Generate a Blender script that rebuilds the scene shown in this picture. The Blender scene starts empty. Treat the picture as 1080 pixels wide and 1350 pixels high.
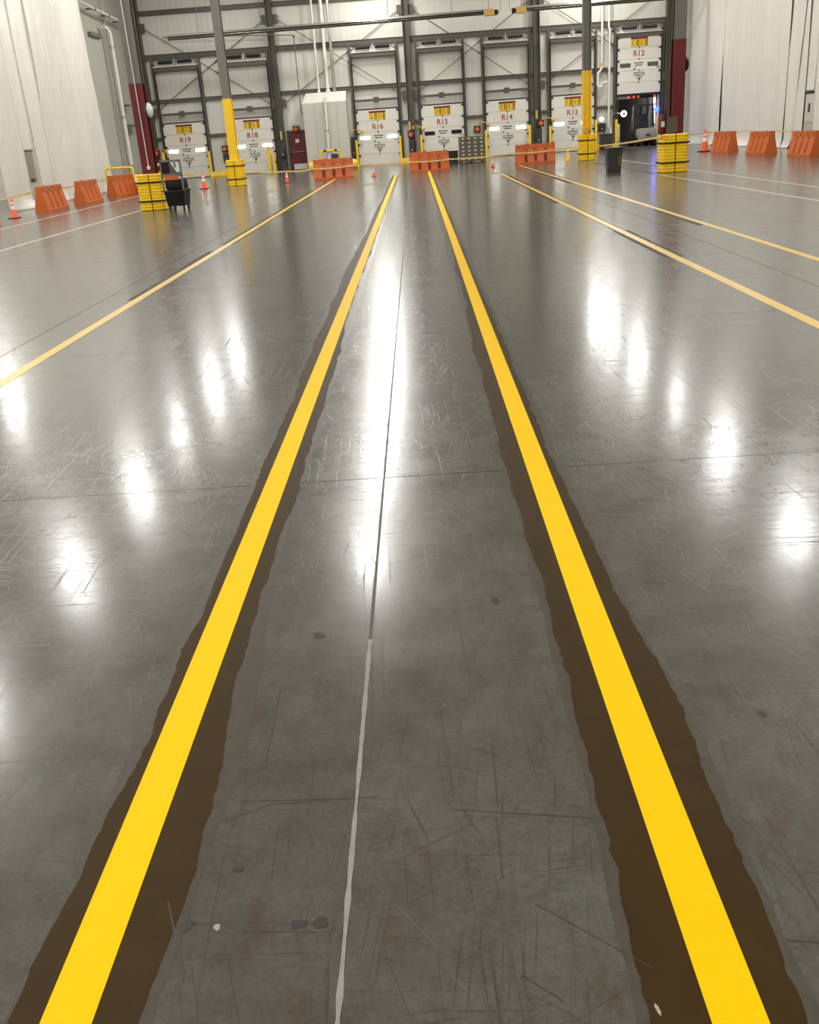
import bpy, bmesh, math, random
from mathutils import Vector, Matrix, noise
R = random.Random(7)
S = bpy.context.scene
COL = S.collection
PI = math.pi

# ------------------------------------------------------------------ camera, world, exposure
cam_d = bpy.data.cameras.new('camera')
cam = bpy.data.objects.new('camera', cam_d); COL.objects.link(cam)
cam_d.sensor_fit = 'HORIZONTAL'; cam_d.sensor_width = 36.0; cam_d.lens = 36.0 * 1260 / 1080
cam_d.clip_end = 300
_r = Vector((0.99780202, 0.00436808, -0.06612148))
_d = Vector((-0.05975871, -0.37188691, -0.92635254))
_f = Vector((-0.02863609, 0.92826777, -0.37080848))
cam.matrix_world = Matrix(((_r.x, -_d.x, -_f.x, 0), (_r.y, -_d.y, -_f.y, 0), (_r.z, -_d.z, -_f.z, 1.68), (0, 0, 0, 1)))
S.camera = cam
W = bpy.data.worlds.new('world'); S.world = W; W.use_nodes = True
W.node_tree.nodes['Background'].inputs[0].default_value = (0.9, 0.95, 1, 1)
W.node_tree.nodes['Background'].inputs[1].default_value = 0.3
S.view_settings.view_transform = 'Standard'; S.view_settings.look = 'None'
S.view_settings.exposure = 0.0; S.view_settings.gamma = 1.0; S.view_settings.use_curve_mapping = False
LAMP_W = 185.0          # one high bay lamp, light thrown down
GLOW_W = 150.0          # the same lamp, light its drop lens throws sideways and up

# ------------------------------------------------------------------ materials
def lin(r, g, b):
    f = lambda c: ((c / 255 + .055) / 1.055) ** 2.4 if c > 10 else c / 255 / 12.92
    return (f(r), f(g), f(b), 1)

def mat(name, rgb, rough=.5, metal=0., var=.12, scale=3., bump=0., bscale=40., emit=0., spec=.5, alpha=1., trans=0.):
    m = bpy.data.materials.new(name); m.use_nodes = True
    nt = m.node_tree; N = nt.nodes; L = nt.links; b = N['Principled BSDF']
    c = lin(*rgb)
    b.inputs['Roughness'].default_value = rough; b.inputs['Metallic'].default_value = metal
    b.inputs['Specular IOR Level'].default_value = spec
    geo = N.new('ShaderNodeNewGeometry')
    if var > 0:
        n = N.new('ShaderNodeTexNoise'); n.inputs['Scale'].default_value = scale; n.inputs['Detail'].default_value = 4
        L.new(geo.outputs['Position'], n.inputs['Vector'])
        mx = N.new('ShaderNodeMix'); mx.data_type = 'RGBA'
        mx.inputs[6].default_value = tuple(x * (1 - var) for x in c[:3]) + (1,)
        mx.inputs[7].default_value = tuple(min(1, x * (1 + var)) for x in c[:3]) + (1,)
        L.new(n.outputs['Fac'], mx.inputs[0]); L.new(mx.outputs[2], b.inputs['Base Color'])
    else:
        b.inputs['Base Color'].default_value = c
    if bump > 0:
        n2 = N.new('ShaderNodeTexNoise'); n2.inputs['Scale'].default_value = bscale; n2.inputs['Detail'].default_value = 3
        L.new(geo.outputs['Position'], n2.inputs['Vector'])
        bp = N.new('ShaderNodeBump'); bp.inputs['Strength'].default_value = bump; bp.inputs['Distance'].default_value = .02
        L.new(n2.outputs['Fac'], bp.inputs['Height']); L.new(bp.outputs['Normal'], b.inputs['Normal'])
    if emit > 0:
        b.inputs['Emission Color'].default_value = c; b.inputs['Emission Strength'].default_value = emit
    if trans > 0:
        b.inputs['Transmission Weight'].default_value = trans
    b.inputs['Alpha'].default_value = alpha
    return m

def floor_mat():
    m = bpy.data.materials.new('polished_concrete'); m.use_nodes = True
    nt = m.node_tree; N = nt.nodes; L = nt.links; b = N['Principled BSDF']
    geo = N.new('ShaderNodeNewGeometry')
    def noise_(scale, detail=4, vec=None, rough=.55):
        n = N.new('ShaderNodeTexNoise'); n.inputs['Scale'].default_value = scale; n.inputs['Detail'].default_value = detail
        n.inputs['Roughness'].default_value = rough
        L.new(vec or geo.outputs['Position'], n.inputs['Vector']); return n.outputs['Fac']
    def ramp(src, a, c, lo=0., hi=1.):
        r = N.new('ShaderNodeMapRange'); r.inputs[1].default_value = a; r.inputs[2].default_value = c
        r.inputs[3].default_value = lo; r.inputs[4].default_value = hi; L.new(src, r.inputs[0]); return r.outputs[0]
    def mth(op, a, c):
        k = N.new('ShaderNodeMath'); k.operation = op
        for i, v in enumerate((a, c)):
            if isinstance(v, (int, float)): k.inputs[i].default_value = v
            else: L.new(v, k.inputs[i])
        return k.outputs[0]
    def stretched(rot, sx, sy, thr, wid, mscale, mlo):
        mp = N.new('ShaderNodeMapping'); mp.inputs['Scale'].default_value = (sx, sy, 1)
        mp.inputs['Location'].default_value = (rot * 7 + 3, thr * 31, 0)
        rt = N.new('ShaderNodeMapping'); rt.inputs['Rotation'].default_value = (0, 0, rot)
        L.new(geo.outputs['Position'], rt.inputs['Vector']); L.new(rt.outputs[0], mp.inputs['Vector'])
        s = ramp(noise_(1., 2, mp.outputs[0]), thr, thr + wid)
        k = ramp(noise_(mscale, 2), mlo, mlo + .12)
        return mth('MULTIPLY', s, k)
    sc = None
    for a in [(.05, 1.0, 80, .635, .05, 1.7, .43), (1.52, .8, 85, .63, .05, 1.3, .42), (.62, 1.6, 110, .65, .04, 2.1, .45),
              (-.55, 1.5, 110, .65, .04, 1.9, .45), (1.25, 1.6, 120, .64, .04, 2.3, .44), (.3, 2.2, 130, .645, .04, 2.9, .44), (-.12, 2.4, 140, .635, .04, 3.3, .44), (1.7, 2.2, 130, .63, .04, 3.1, .43)]:
        v = stretched(*a); sc = v if sc is None else mth('MAXIMUM', sc, v)
    big = noise_(.45, 5); mid = noise_(3.2, 6, None, .7); fine = noise_(60, 3)
    mixv = mth('ADD', mth('MULTIPLY', big, .5), mth('MULTIPLY', mid, .5))
    cr = N.new('ShaderNodeValToRGB'); e = cr.color_ramp.elements
    e[0].position = .34; e[0].color = lin(78, 74, 66); e[1].position = .66; e[1].color = lin(104, 103, 94)
    L.new(mixv, cr.inputs[0])
    # worn reddish smudges
    smp = N.new('ShaderNodeMapping'); smp.inputs['Scale'].default_value = (1.0, .55, 1); L.new(geo.outputs['Position'], smp.inputs['Vector'])
    sm = N.new('ShaderNodeMix'); sm.data_type = 'RGBA'; L.new(cr.outputs[0], sm.inputs[6]); sm.inputs[7].default_value = lin(84, 68, 60)
    L.new(mth('MULTIPLY', ramp(noise_(9., 6, smp.outputs[0], .75), .50, .64), .6), sm.inputs[0])
    mx = N.new('ShaderNodeMix'); mx.data_type = 'RGBA'; mx.blend_type = 'MULTIPLY'
    L.new(sm.outputs[2], mx.inputs[6]); mx.inputs[7].default_value = (.42, .40, .38, 1)
    L.new(mth('MULTIPLY', sc, .8), mx.inputs[0])
    # faint light scuffs
    lt = stretched(.95, 2.0, 90, .66, .05, 1.1, .5)
    m2 = N.new('ShaderNodeMix'); m2.data_type = 'RGBA'; L.new(mx.outputs[2], m2.inputs[6]); m2.inputs[7].default_value = lin(135, 132, 124)
    L.new(mth('MULTIPLY', lt, .35), m2.inputs[0])
    m3 = N.new('ShaderNodeMix'); m3.data_type = 'RGBA'; m3.blend_type = 'MULTIPLY'; m3.inputs[0].default_value = 1
    L.new(m2.outputs[2], m3.inputs[6])
    fc = N.new('ShaderNodeCombineColor')
    fv = ramp(fine, .3, .7, .88, 1.1)
    for i in range(3): L.new(fv, fc.inputs[i])
    L.new(fc.outputs[0], m3.inputs[7]); L.new(m3.outputs[2], b.inputs['Base Color'])
    ro = mth('ADD', ramp(mid, .3, .7, .18, .24), mth('MULTIPLY', sc, .12))
    L.new(ro, b.inputs['Roughness'])
    b.inputs['Specular IOR Level'].default_value = .28
    b.inputs['Coat Weight'].default_value = .3; b.inputs['Coat IOR'].default_value = 1.45
    cro = mth('ADD', ramp(mid, .3, .7, .11, .15), mth('MULTIPLY', sc, .2)); L.new(cro, b.inputs['Coat Roughness'])
    bp = N.new('ShaderNodeBump'); bp.inputs['Strength'].default_value = .16; bp.inputs['Distance'].default_value = .001
    h = mth('MULTIPLY', sc, -1.0)
    L.new(h, bp.inputs['Height']); L.new(bp.outputs['Normal'], b.inputs['Normal'])
    return m

def ribbed_mat(name, rgb, pitch=.3, rough=.45):
    m = mat(name, rgb, rough, var=.05, scale=.6)
    nt = m.node_tree; N = nt.nodes; L = nt.links; b = N['Principled BSDF']
    geo = N.new('ShaderNodeNewGeometry')
    w = N.new('ShaderNodeTexWave'); w.bands_direction = 'X'; w.inputs['Scale'].default_value = PI * 2 / pitch / 20; w.inputs['Distortion'].default_value = 0
    L.new(geo.outputs['Position'], w.inputs['Vector'])
    bp = N.new('ShaderNodeBump'); bp.inputs['Strength'].default_value = .25; bp.inputs['Distance'].default_value = .02
    L.new(w.outputs['Fac'], bp.inputs['Height']); L.new(bp.outputs['Normal'], b.inputs['Normal'])
    return m

def residue_mat():
    m = mat('adhesive_residue', (60, 43, 13), .5, var=.25, scale=9, bump=.1, bscale=160, spec=.12)
    return m

def dash_mat(name, c1, c2, period):
    m = bpy.data.materials.new(name); m.use_nodes = True
    nt = m.node_tree; N = nt.nodes; L = nt.links; b = N['Principled BSDF']
    geo = N.new('ShaderNodeNewGeometry'); sx = N.new('ShaderNodeSeparateXYZ'); L.new(geo.outputs['Position'], sx.inputs[0])
    a = N.new('ShaderNodeMath'); a.operation = 'ADD'; L.new(sx.outputs[0], a.inputs[0]); L.new(sx.outputs[1], a.inputs[1])
    d = N.new('ShaderNodeMath'); d.operation = 'DIVIDE'; L.new(a.outputs[0], d.inputs[0]); d.inputs[1].default_value = period
    fr = N.new('ShaderNodeMath'); fr.operation = 'FRACT'; L.new(d.outputs[0], fr.inputs[0])
    g = N.new('ShaderNodeMath'); g.operation = 'GREATER_THAN'; L.new(fr.outputs[0], g.inputs[0]); g.inputs[1].default_value = .5
    mx = N.new('ShaderNodeMix'); mx.data_type = 'RGBA'; mx.inputs[6].default_value = lin(*c1); mx.inputs[7].default_value = lin(*c2)
    L.new(g.outputs[0], mx.inputs[0]); L.new(mx.outputs[2], b.inputs['Base Color']); b.inputs['Roughness'].default_value = .4
    return m

def sheet_mat():
    m = mat('white_plastic_sheet', (228, 224, 215), .42, var=.03, scale=.7)
    nt = m.node_tree; N = nt.nodes; L = nt.links; b = N['Principled BSDF']
    geo = N.new('ShaderNodeNewGeometry')
    mp = N.new('ShaderNodeMapping'); mp.inputs['Scale'].default_value = (1, 1.3, .35); L.new(geo.outputs['Position'], mp.inputs['Vector'])
    n = N.new('ShaderNodeTexNoise'); n.inputs['Scale'].default_value = 2.0; n.inputs['Detail'].default_value = 5; n.inputs['Distortion'].default_value = 1.6
    L.new(mp.outputs[0], n.inputs['Vector'])
    bp = N.new('ShaderNodeBump'); bp.inputs['Strength'].default_value = .65; bp.inputs['Distance'].default_value = .1
    L.new(n.outputs['Fac'], bp.inputs['Height']); L.new(bp.outputs['Normal'], b.inputs['Normal'])
    return m

M = dict(
    floor=floor_mat(), joint=mat('dark_joint', (70, 65, 58), .8), filler=mat('pale_joint_filler', (146, 143, 134), .5, var=.2, scale=20),
    yellow=mat('yellow_floor_tape', (255, 203, 0), .5, var=.02, spec=.1), paleyellow=mat('sheen_yellow_tape', (240, 198, 84), .3, var=.06),  # paleyellow: sheen of the outer lines mixed into their base colour
    whiteline=mat('white_floor_line', (190, 186, 170), .4, var=.15), residue=residue_mat(), residue2=mat('faint_residue', (82, 76, 68), .26, var=.25, scale=22),
    stain=mat('dark_mark', (50, 46, 42), .5), scratch=mat('scratch_mark', (64, 59, 53), .5), filler2=mat('grey_joint_filler', (84, 80, 72), .5, var=.15, scale=20), chip=mat('pale_chip', (165, 160, 145), .6),
    wall=ribbed_mat('white_ribbed_liner', (212, 209, 199)), sidewall=mat('grey_white_panel', (178, 176, 166), .5, var=.06, scale=.5),
    plain=mat('plain_white_wall', (196, 193, 184), .6, var=.05), ceiling=mat('white_roof_deck', (205, 204, 198), .6, var=.05),
    steel=mat('dark_grey_steel', (84, 81, 72), .5, var=.1), steel2=mat('grey_steel', (112, 109, 100), .45, var=.1),
    jet=mat('jet_black_plastic', (11, 10, 10), .5, var=.1, spec=.3), black=mat('black_metal', (26, 23, 21), .5, var=.1), rubber=mat('black_rubber', (20, 18, 17), .6, var=.1),
    dark=mat('dark_grey_plastic', (52, 50, 46), .45, var=.1), galv=mat('galvanised_steel', (165, 165, 158), .35, .6, var=.1),
    doorpanel=mat('white_door_panel', (222, 218, 208), .4, var=.03), whitepaint=mat('white_paint', (225, 222, 214), .4, var=.03),
    cabinet=mat('light_grey_enamel', (196, 193, 184), .45, var=.03), hood=mat('pale_hood', (226, 223, 214), .4, var=.03),
    safety=mat('safety_yellow', (250, 204, 28), .4, var=.06), maroon=mat('dark_red_paint', (102, 12, 14), .45, var=.08),
    orange=mat('orange_plastic', (200, 98, 38), .42, var=.06), slot=mat('pale_slot', (235, 215, 190), .5, var=.05), darkslot=mat('dark_orange_slot', (110, 36, 14), .6),
    coneorange=mat('cone_orange', (240, 88, 26), .4, var=.04), reflective=mat('reflective_white', (238, 236, 228), .35, var=.02),
    window=mat('bright_window', (252, 252, 244), .2, var=0, emit=7), dimwindow=mat('dark_window', (32, 32, 30), .15, var=.1), greywindow=mat('grey_window', (86, 84, 76), .2, var=.1),
    signyellow=mat('sign_yellow', (232, 190, 40), .5, var=.04), signblack=mat('sign_black', (24, 20, 20), .5, var=.05), signred=mat('sign_red', (170, 22, 22), .5, var=.03),
    number=mat('number_red', (166, 70, 20), .5, var=.05), ink=mat('dark_print', (58, 55, 50), .6, var=.05), paper=mat('white_paper', (226, 224, 216), .6, var=.03),
    lampred=mat('red_signal', (214, 92, 48), .3, var=0, emit=.06), clearance=mat('clearance_red', (255, 60, 30), .3, var=0, emit=2.0),
    blue=mat('blue_spot', (24, 40, 255), .3, var=0, emit=25), strip=mat('daylight_gap_glow', (250, 250, 246), .3, var=0, emit=2.2), glow=mat('lamp_glow', (250, 248, 240), .3, var=0, emit=1.4),
    cardboard=mat('brown_cardboard', (98, 84, 64), .7, var=.15, scale=5), label=mat('box_label', (206, 206, 202), .5, var=.05), film=mat('stretch_film', (150, 146, 136), .15, var=.05, alpha=.22),
    wood=mat('pallet_wood', (96, 78, 46), .7, var=.2, scale=8), sheet=sheet_mat(), trailer=mat('trailer_lining', (128, 125, 115), .6, var=.15), trailfloor=mat('trailer_floor', (60, 54, 46), .6, var=.15),
    liftgrey=mat('forklift_grey', (150, 148, 140), .4, var=.06), tan=mat('tan_arm', (214, 168, 84), .45, var=.08), tube=mat('heater_tube', (138, 134, 124), .22, 1., var=.08),
    caution=dash_mat('caution_tape', (240, 196, 60), (214, 204, 178), .6), diffuser=mat('lamp_housing', (210, 210, 206), .4, var=.03), mirror=mat('mirror_face', (226, 228, 228), .12, .0, var=.03),
)

# ------------------------------------------------------------------ geometry helpers
class MB:
    def __init__(s): s.v = []; s.f = []
    def add(s, vs, fs):
        o = len(s.v); s.v += [tuple(v) for v in vs]; s.f += [tuple(i + o for i in f) for f in fs]; return s
    def box(s, x0, x1, y0, y1, z0, z1, m=None):
        vs = [Vector((x, y, z)) for z in (z0, z1) for x, y in ((x0, y0), (x1, y0), (x1, y1), (x0, y1))]
        if m: vs = [m @ v for v in vs]
        return s.add(vs, [(3, 2, 1, 0), (4, 5, 6, 7), (0, 1, 5, 4), (1, 2, 6, 5), (2, 3, 7, 6), (3, 0, 4, 7)])
    def bbox(s, x0, x1, y0, y1, z0, z1, b=.01):
        # box with chamfered vertical and horizontal edges
        bm = bmesh.new()
        MB_ = MB().box(x0, x1, y0, y1, z0, z1)
        vs = [bm.verts.new(v) for v in MB_.v]
        for f in MB_.f: bm.faces.new([vs[i] for i in f])
        bmesh.ops.bevel(bm, geom=list(bm.edges), offset=b, segments=2, affect='EDGES', profile=.5)
        bm.verts.index_update()
        s.add([v.co.copy() for v in bm.verts], [[v.index for v in f.verts] for f in bm.faces]); bm.free(); return s
    def bar(s, a, b, w, h=None, up=(0, 0, 1)):
        a = Vector(a); b = Vector(b); h = h or w; d = (b - a).normalized(); u = Vector(up)
        if abs(d.dot(u)) > .98: u = Vector((0, 1, 0))
        r = d.cross(u).normalized() * w / 2; u = r.cross(d).normalized() * h / 2
        vs = [p + i * r + j * u for p in (a, b) for i, j in ((-1, -1), (1, -1), (1, 1), (-1, 1))]
        return s.add(vs, [(0, 1, 2, 3), (7, 6, 5, 4), (0, 4, 5, 1), (1, 5, 6, 2), (2, 6, 7, 3), (3, 7, 4, 0)])
    def tube(s, pts, r, n=8):
        pts = [Vector(p) for p in pts]; rings = []
        for i, p in enumerate(pts):
            d = ((pts[min(i + 1, len(pts) - 1)] - p).normalized() + (p - pts[max(i - 1, 0)]).normalized()).normalized()
            u = Vector((0, 0, 1)) if abs(d.z) < .9 else Vector((1, 0, 0))
            if i and abs(d.dot(pu)) < .97: u = pu
            a = d.cross(u).normalized(); c = a.cross(d).normalized(); pu = c
            rings.append([p + (a * math.cos(2 * PI * k / n) + c * math.sin(2 * PI * k / n)) * r for k in range(n)])
        vs = [v for rg in rings for v in rg]; fs = []
        for i in range(len(pts) - 1):
            for k in range(n):
                fs.append((i * n + k, i * n + (k + 1) % n, (i + 1) * n + (k + 1) % n, (i + 1) * n + k))
        fs.append(tuple(range(n))[::-1]); e = (len(pts) - 1) * n; fs.append(tuple(range(e, e + n)))
        return s.add(vs, fs)
    def lathe(s, prof, n=16, c=(0, 0, 0), axis='z', a0=0.):
        vs = []; fs = []; c = Vector(c)
        for r, z in prof:
            for k in range(n):
                a = 2 * PI * k / n + a0; x, y = r * math.cos(a), r * math.sin(a)
                vs.append(c + (Vector((x, y, z)) if axis == 'z' else Vector((x, z, y)) if axis == 'y' else Vector((z, x, y))))
        for i in range(len(prof) - 1):
            for k in range(n): fs.append((i * n + k, i * n + (k + 1) % n, (i + 1) * n + (k + 1) % n, (i + 1) * n + k))
        fs.append(tuple(range(n))[::-1]); e = (len(prof) - 1) * n; fs.append(tuple(range(e, e + n)))
        return s.add(vs, fs)
    def build(s, name, m, parent=None, loc=None, smooth=False):
        me = bpy.data.meshes.new(name); me.from_pydata(s.v, [], s.f); me.update()
        bm = bmesh.new(); bm.from_mesh(me); bmesh.ops.recalc_face_normals(bm, faces=bm.faces); bm.to_mesh(me); bm.free()
        me.materials.append(m)
        if smooth:
            for p in me.polygons: p.use_smooth = True
            try: me.set_sharp_from_angle(angle=.7)
            except Exception: pass
        o = bpy.data.objects.new(name, me); COL.objects.link(o)
        if parent: o.parent = parent
        if loc: o.location = loc
        return o

def tag(o, label=None, cat=None, group=None, kind=None):
    if label: o['label'] = label
    if cat: o['category'] = cat
    if group: o['group'] = group
    if kind: o['kind'] = kind
    return o
def empty(name, loc=(0, 0, 0), rz=0., **k):
    o = bpy.data.objects.new(name, None); COL.objects.link(o); o.location = loc; o.rotation_euler = (0, 0, rz); o.empty_display_size = .1
    return tag(o, **k)
def struct(o): o['kind'] = 'structure'; return o
def dup(root):
    c = root.copy(); COL.objects.link(c)
    for ch in list(root.children):
        d = ch.copy(); COL.objects.link(d); d.parent = c
        for g in list(ch.children):
            e = g.copy(); COL.objects.link(e); e.parent = d
    return c
def text(name, body, size, m, parent, loc, rot=(PI / 2, 0, 0), bold=0.):
    cu = bpy.data.curves.new(name, 'FONT'); cu.body = body; cu.size = size; cu.align_x = 'CENTER'; cu.align_y = 'CENTER'; cu.extrude = .004; cu.offset = bold
    t = bpy.data.objects.new(name, cu); COL.objects.link(t)
    dg = bpy.context.evaluated_depsgraph_get(); dg.update()
    me = bpy.data.meshes.new_from_object(t.evaluated_get(dg)); me.materials.clear(); me.materials.append(m)
    bpy.data.objects.remove(t); bpy.data.curves.remove(cu)
    o = bpy.data.objects.new(name, me); COL.objects.link(o); o.parent = parent; o.location = loc; o.rotation_euler = rot
    return o

# ------------------------------------------------------------------ floor: slabs with joints, filler, lines, residue
X_OUT, X_R, Y_N, Y_F, ZC = -30., 16., -9., 55.9, 10.2
floor = struct(MB().box(X_OUT, X_R, Y_N, 57., -.25, -.008).build('floor', M['joint']))
xs = [X_OUT + .02] + [-3.9 - 3.7 * k for k in range(7, 0, -1) if -3.9 - 3.7 * k > X_OUT + .5] + [-3.9, -.265, 3.84, 7.55, 11.25, 14.95, X_R - .02]
ys = [Y_N] + [4.71 + 3.73 * k for k in range(-3, 14)] + [Y_F]
for i in range(len(xs) - 1):
    gx0 = .006 if abs(xs[i] + .265) < .01 else .005
    gx1 = .006 if abs(xs[i + 1] + .265) < .01 else .005
    for j in range(len(ys) - 1):
        MB().box(xs[i] + gx0, xs[i + 1] - gx1, ys[j] + .004, ys[j + 1] - .004, -.009, 0).build('slab', M['floor'], floor)

def wobble_strip(y0, y1, left, right, step=.12, z=.001, seed=1, pieces=1):
    q = random.Random(seed); vs = []; fs = []; n = max(2, int((y1 - y0) / step)); l = r = 0.
    for i in range(n + 1):
        y = y0 + (y1 - y0) * i / n
        l = l * .93 + q.uniform(-.0055, .0055); r = r * .93 + q.uniform(-.0055, .0055)
        vs += [(left(y) + l + q.uniform(-.0035, .0035), y, z), (right(y) + r + q.uniform(-.0035, .0035), y, z)]
        if i: fs.append((2 * i - 2, 2 * i - 1, 2 * i + 1, 2 * i))
    return MB().add(vs, fs)
def lerp(tab):
    def f(y):
        for (a, u), (b, v) in zip(tab, tab[1:]):
            if y <= b: return u + (v - u) * max(0, (y - a)) / (b - a)
        return tab[-1][1]
    return f
LX, RX = -.836, .54
# light scrub halo beside the residue, then the dark residue itself, then the tape on top
hl = wobble_strip(.2, 41, lerp([(.2, -1.0), (3, -.965), (10, -1.02), (40, -.98)]), lerp([(.2, -.60), (1.5, -.655), (2.4, -.61), (3.5, -.675), (10, -.7), (40, -.7)]), .1, .0006, 3)
hl.build('scrub_mark', M['residue2'], floor)
hr = wobble_strip(.2, 41, lerp([(.2, .30), (1.4, .34), (3, .375), (10, .37), (40, .42)]), lerp([(.2, .72), (1.6, .71), (2.4, .73), (3.6, .68), (10, .665), (40, .66)]), .1, .0006, 4)
hr.build('scrub_mark', M['residue2'], floor)
wobble_strip(.2, 41, lerp([(.2, -.985), (1.4, -.97), (2.3, -.925), (3, -.945), (4.6, -.925), (7, -.965), (11, -1.0), (40, -.96)]),
             lerp([(.2, -.68), (1.4, -.70), (2.3, -.668), (3, -.712), (4.6, -.693), (7, -.72), (11, -.77), (40, -.75)]), .035, .0012, 5).build('adhesive_residue', M['residue'], floor)
wobble_strip(.2, 41, lerp([(.2, .33), (1.4, .37), (2.3, .395), (3, .39), (4.6, .375), (7, .383), (12, .43), (16, .46), (40, .47)]),
             lerp([(.2, .67), (1.4, .665), (2.5, .70), (3.4, .655), (4.6, .635), (7, .64), (12, .62), (40, .61)]), .035, .0012, 6).build('adhesive_residue', M['residue'], floor)
for x, y0, y1, w0, w1, sd in [(-3.45, 11.6, 16.5, .11, .09, 7), (-3.42, 17.5, 33.5, .10, .10, 8), (3.12, 12.2, 15.5, .11, .13, 9), (3.05, 21.5, 34.5, .11, .12, 10),
                              (4.4, 15.5, 18.5, .08, .12, 11), (4.33, 28, 44, .13, .13, 12), (3.1, 15.5, 20, .06, .09, 13), (6.97, 29.8, 40, .09, .09, 21), (8.08, 33.5, 44, .09, .09, 22)]:
    wobble_strip(y0, y1, lambda y: x - w0, lambda y: x + w1, .1, .0012, sd).build('adhesive_residue', M['residue'], floor)
def tape_line(name, x, y0, y1, w, m, label, z=.0022, x1=None):
    x1 = x if x1 is None else x1; n = 12; b = MB()
    vs = []; fs = []
    for i in range(n + 1):
        t = i / n; xx = x + (x1 - x) * t; y = y0 + (y1 - y0) * t
        vs += [(xx - w / 2, y, z - .0014), (xx - w / 2, y, z), (xx + w / 2, y, z), (xx + w / 2, y, z - .0014)]
        if i:
            o = 4 * i
            for k in range(3): fs.append((o - 4 + k, o - 3 + k, o + 1 + k, o + k))
    return tag(b.add(vs, fs).build(name, m), label, 'floor line', 'tape lines on the concrete floor')
tape_line('floor_tape', LX, .2, 40.9, .112, M['yellow'], 'bright yellow floor tape line left of the central joint, with dark glue borders', x1=-.84)
tape_line('floor_tape', RX, .2, 42.6, .112, M['yellow'], 'bright yellow floor tape line right of the central joint, ending under the middle orange barrier', x1=.51)
tape_line('floor_tape', -3.47, .5, 41.2, .11, M['paleyellow'], 'pale yellow floor line running to the left orange barrier before the grey cabinet', x1=-3.33)
tape_line('floor_tape', 3.2, .5, 36.3, .11, M['paleyellow'], 'pale yellow floor line with a dark patch, next right of the bright pair', x1=3.0)
tape_line('floor_tape', 4.58, .5, 43.0, .10, M['paleyellow'], 'pale yellow floor line running to the right barrier, outermost yellow on the right', x1=4.28)
tape_line('floor_line', -8.35, 12, 31., .09, M['whiteline'], 'white floor line on the left, nearer the yellow tape', x1=-8.1)
tape_line('floor_line', -10.75, 12, 39., .09, M['whiteline'], 'white floor line on the left, just before the row of orange barriers', x1=-10.7)
tape_line('floor_line', 7.35, 12, 29.0, .09, M['whiteline'], 'white floor line on the right ending at the yellow column guard', x1=6.95)
tape_line('floor_line', 8.45, 12, 44, .08, M['whiteline'], 'white floor line on the right, nearest the orange barriers', x1=8.05)
# pale filler in the near part of the central joint
fl_ = []
MB().add(*(lambda n: ([p for i in range(n + 1) for y in [.3 + 2.7 * i / n] for w in [R.uniform(.004, .009)] for p in ((-.265 - w, y, .0012), (-.265 + w, y, .0012))],
                      [(2 * i, 2 * i + 1, 2 * i + 3, 2 * i + 2) for i in range(n)]))(50)).build('joint_filler', M['filler'], floor)
MB().box(-.2735, -.2565, 2.99, 55, -.007, -.003).build('joint_filler', M['filler2'], floor)
def blot(x, y, a, b, rot, m, name='floor_mark', sd=0):
    q = random.Random(sd); vs = [(x, y, .0013)]; n = 14
    for k in range(n):
        t = 2 * PI * k / n; rr = q.uniform(.8, 1.15); u, v = a * rr * math.cos(t), b * rr * math.sin(t)
        vs.append((x + u * math.cos(rot) - v * math.sin(rot), y + u * math.sin(rot) + v * math.cos(rot), .0013))
    MB().add(vs, [(0, 1 + k, 1 + (k + 1) % n) for k in range(n)]).build(name, m, floor)
for i, a in enumerate([(-.635, 1.70, .009, .02, -.2, 'stain'), (-.565, 1.692, .008, .011, .3, 'chip'), (-.375, 1.69, .019, .014, .1, 'stain'), (-.325, 1.692, .02, .017, .1, 'stain'), (-.545, 1.88, .013, .014, .4, 'stain'),
                       (.93, 2.42, .012, .016, .5, 'stain'), (.20, 3.25, .014, .03, .2, 'stain'), (-.455, 3.05, .02, .03, .7, 'stain'), (.385, 1.42, .004, .016, .2, 'chip')]):
    blot(*a[:5], M[a[5]], sd=i)
def scratch(pts, w, m='scratch'):
    b = MB(); w *= .6
    for p, q in zip(pts, pts[1:]):
        p = Vector((*p, .0014)); q = Vector((*q, .0014)); d = (q - p).normalized(); s = Vector((-d.y, d.x, 0)) * w / 2
        b.add([p - s, p + s, q + s, q - s], [(0, 1, 2, 3)])
    b.build('scratch', M[m], floor)
scratch([(-.38, 4.02), (-.262, 3.62)], .005)
scratch([(-.31, 3.75), (-.315, 3.5), (-.285, 3.1)], .003)
scratch([(-.70, 1.78), (-.61, 1.55)], .006); scratch([(-.6, 2.14), (-.3, 2.13)], .003); scratch([(-.62, 2.06), (-.5, 2.12), (-.2, 2.13)], .003)
scratch([(.12, 2.35), (.115, 2.05)], .004); scratch([(.108, 2.02), (.105, 1.8)], .0035); scratch([(.13, 1.6), (.125, 1.5), (.13, 1.45)], .003)
scratch([(.0, 2.06), (.36, 2.0)], .003); scratch([(.7, 1.58), (.95, 1.54)], .004); scratch([(.12, 1.52), (.2, 1.45)], .004); scratch([(.17, 1.72), (.4, 1.52)], .003)
scratch([(-.03, 2.6), (.0, 2.1)], .003); scratch([(-1.62, 3.8), (-1.3, 3.86)], .004); scratch([(-.55, 2.7), (-.54, 2.3)], .003)

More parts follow.
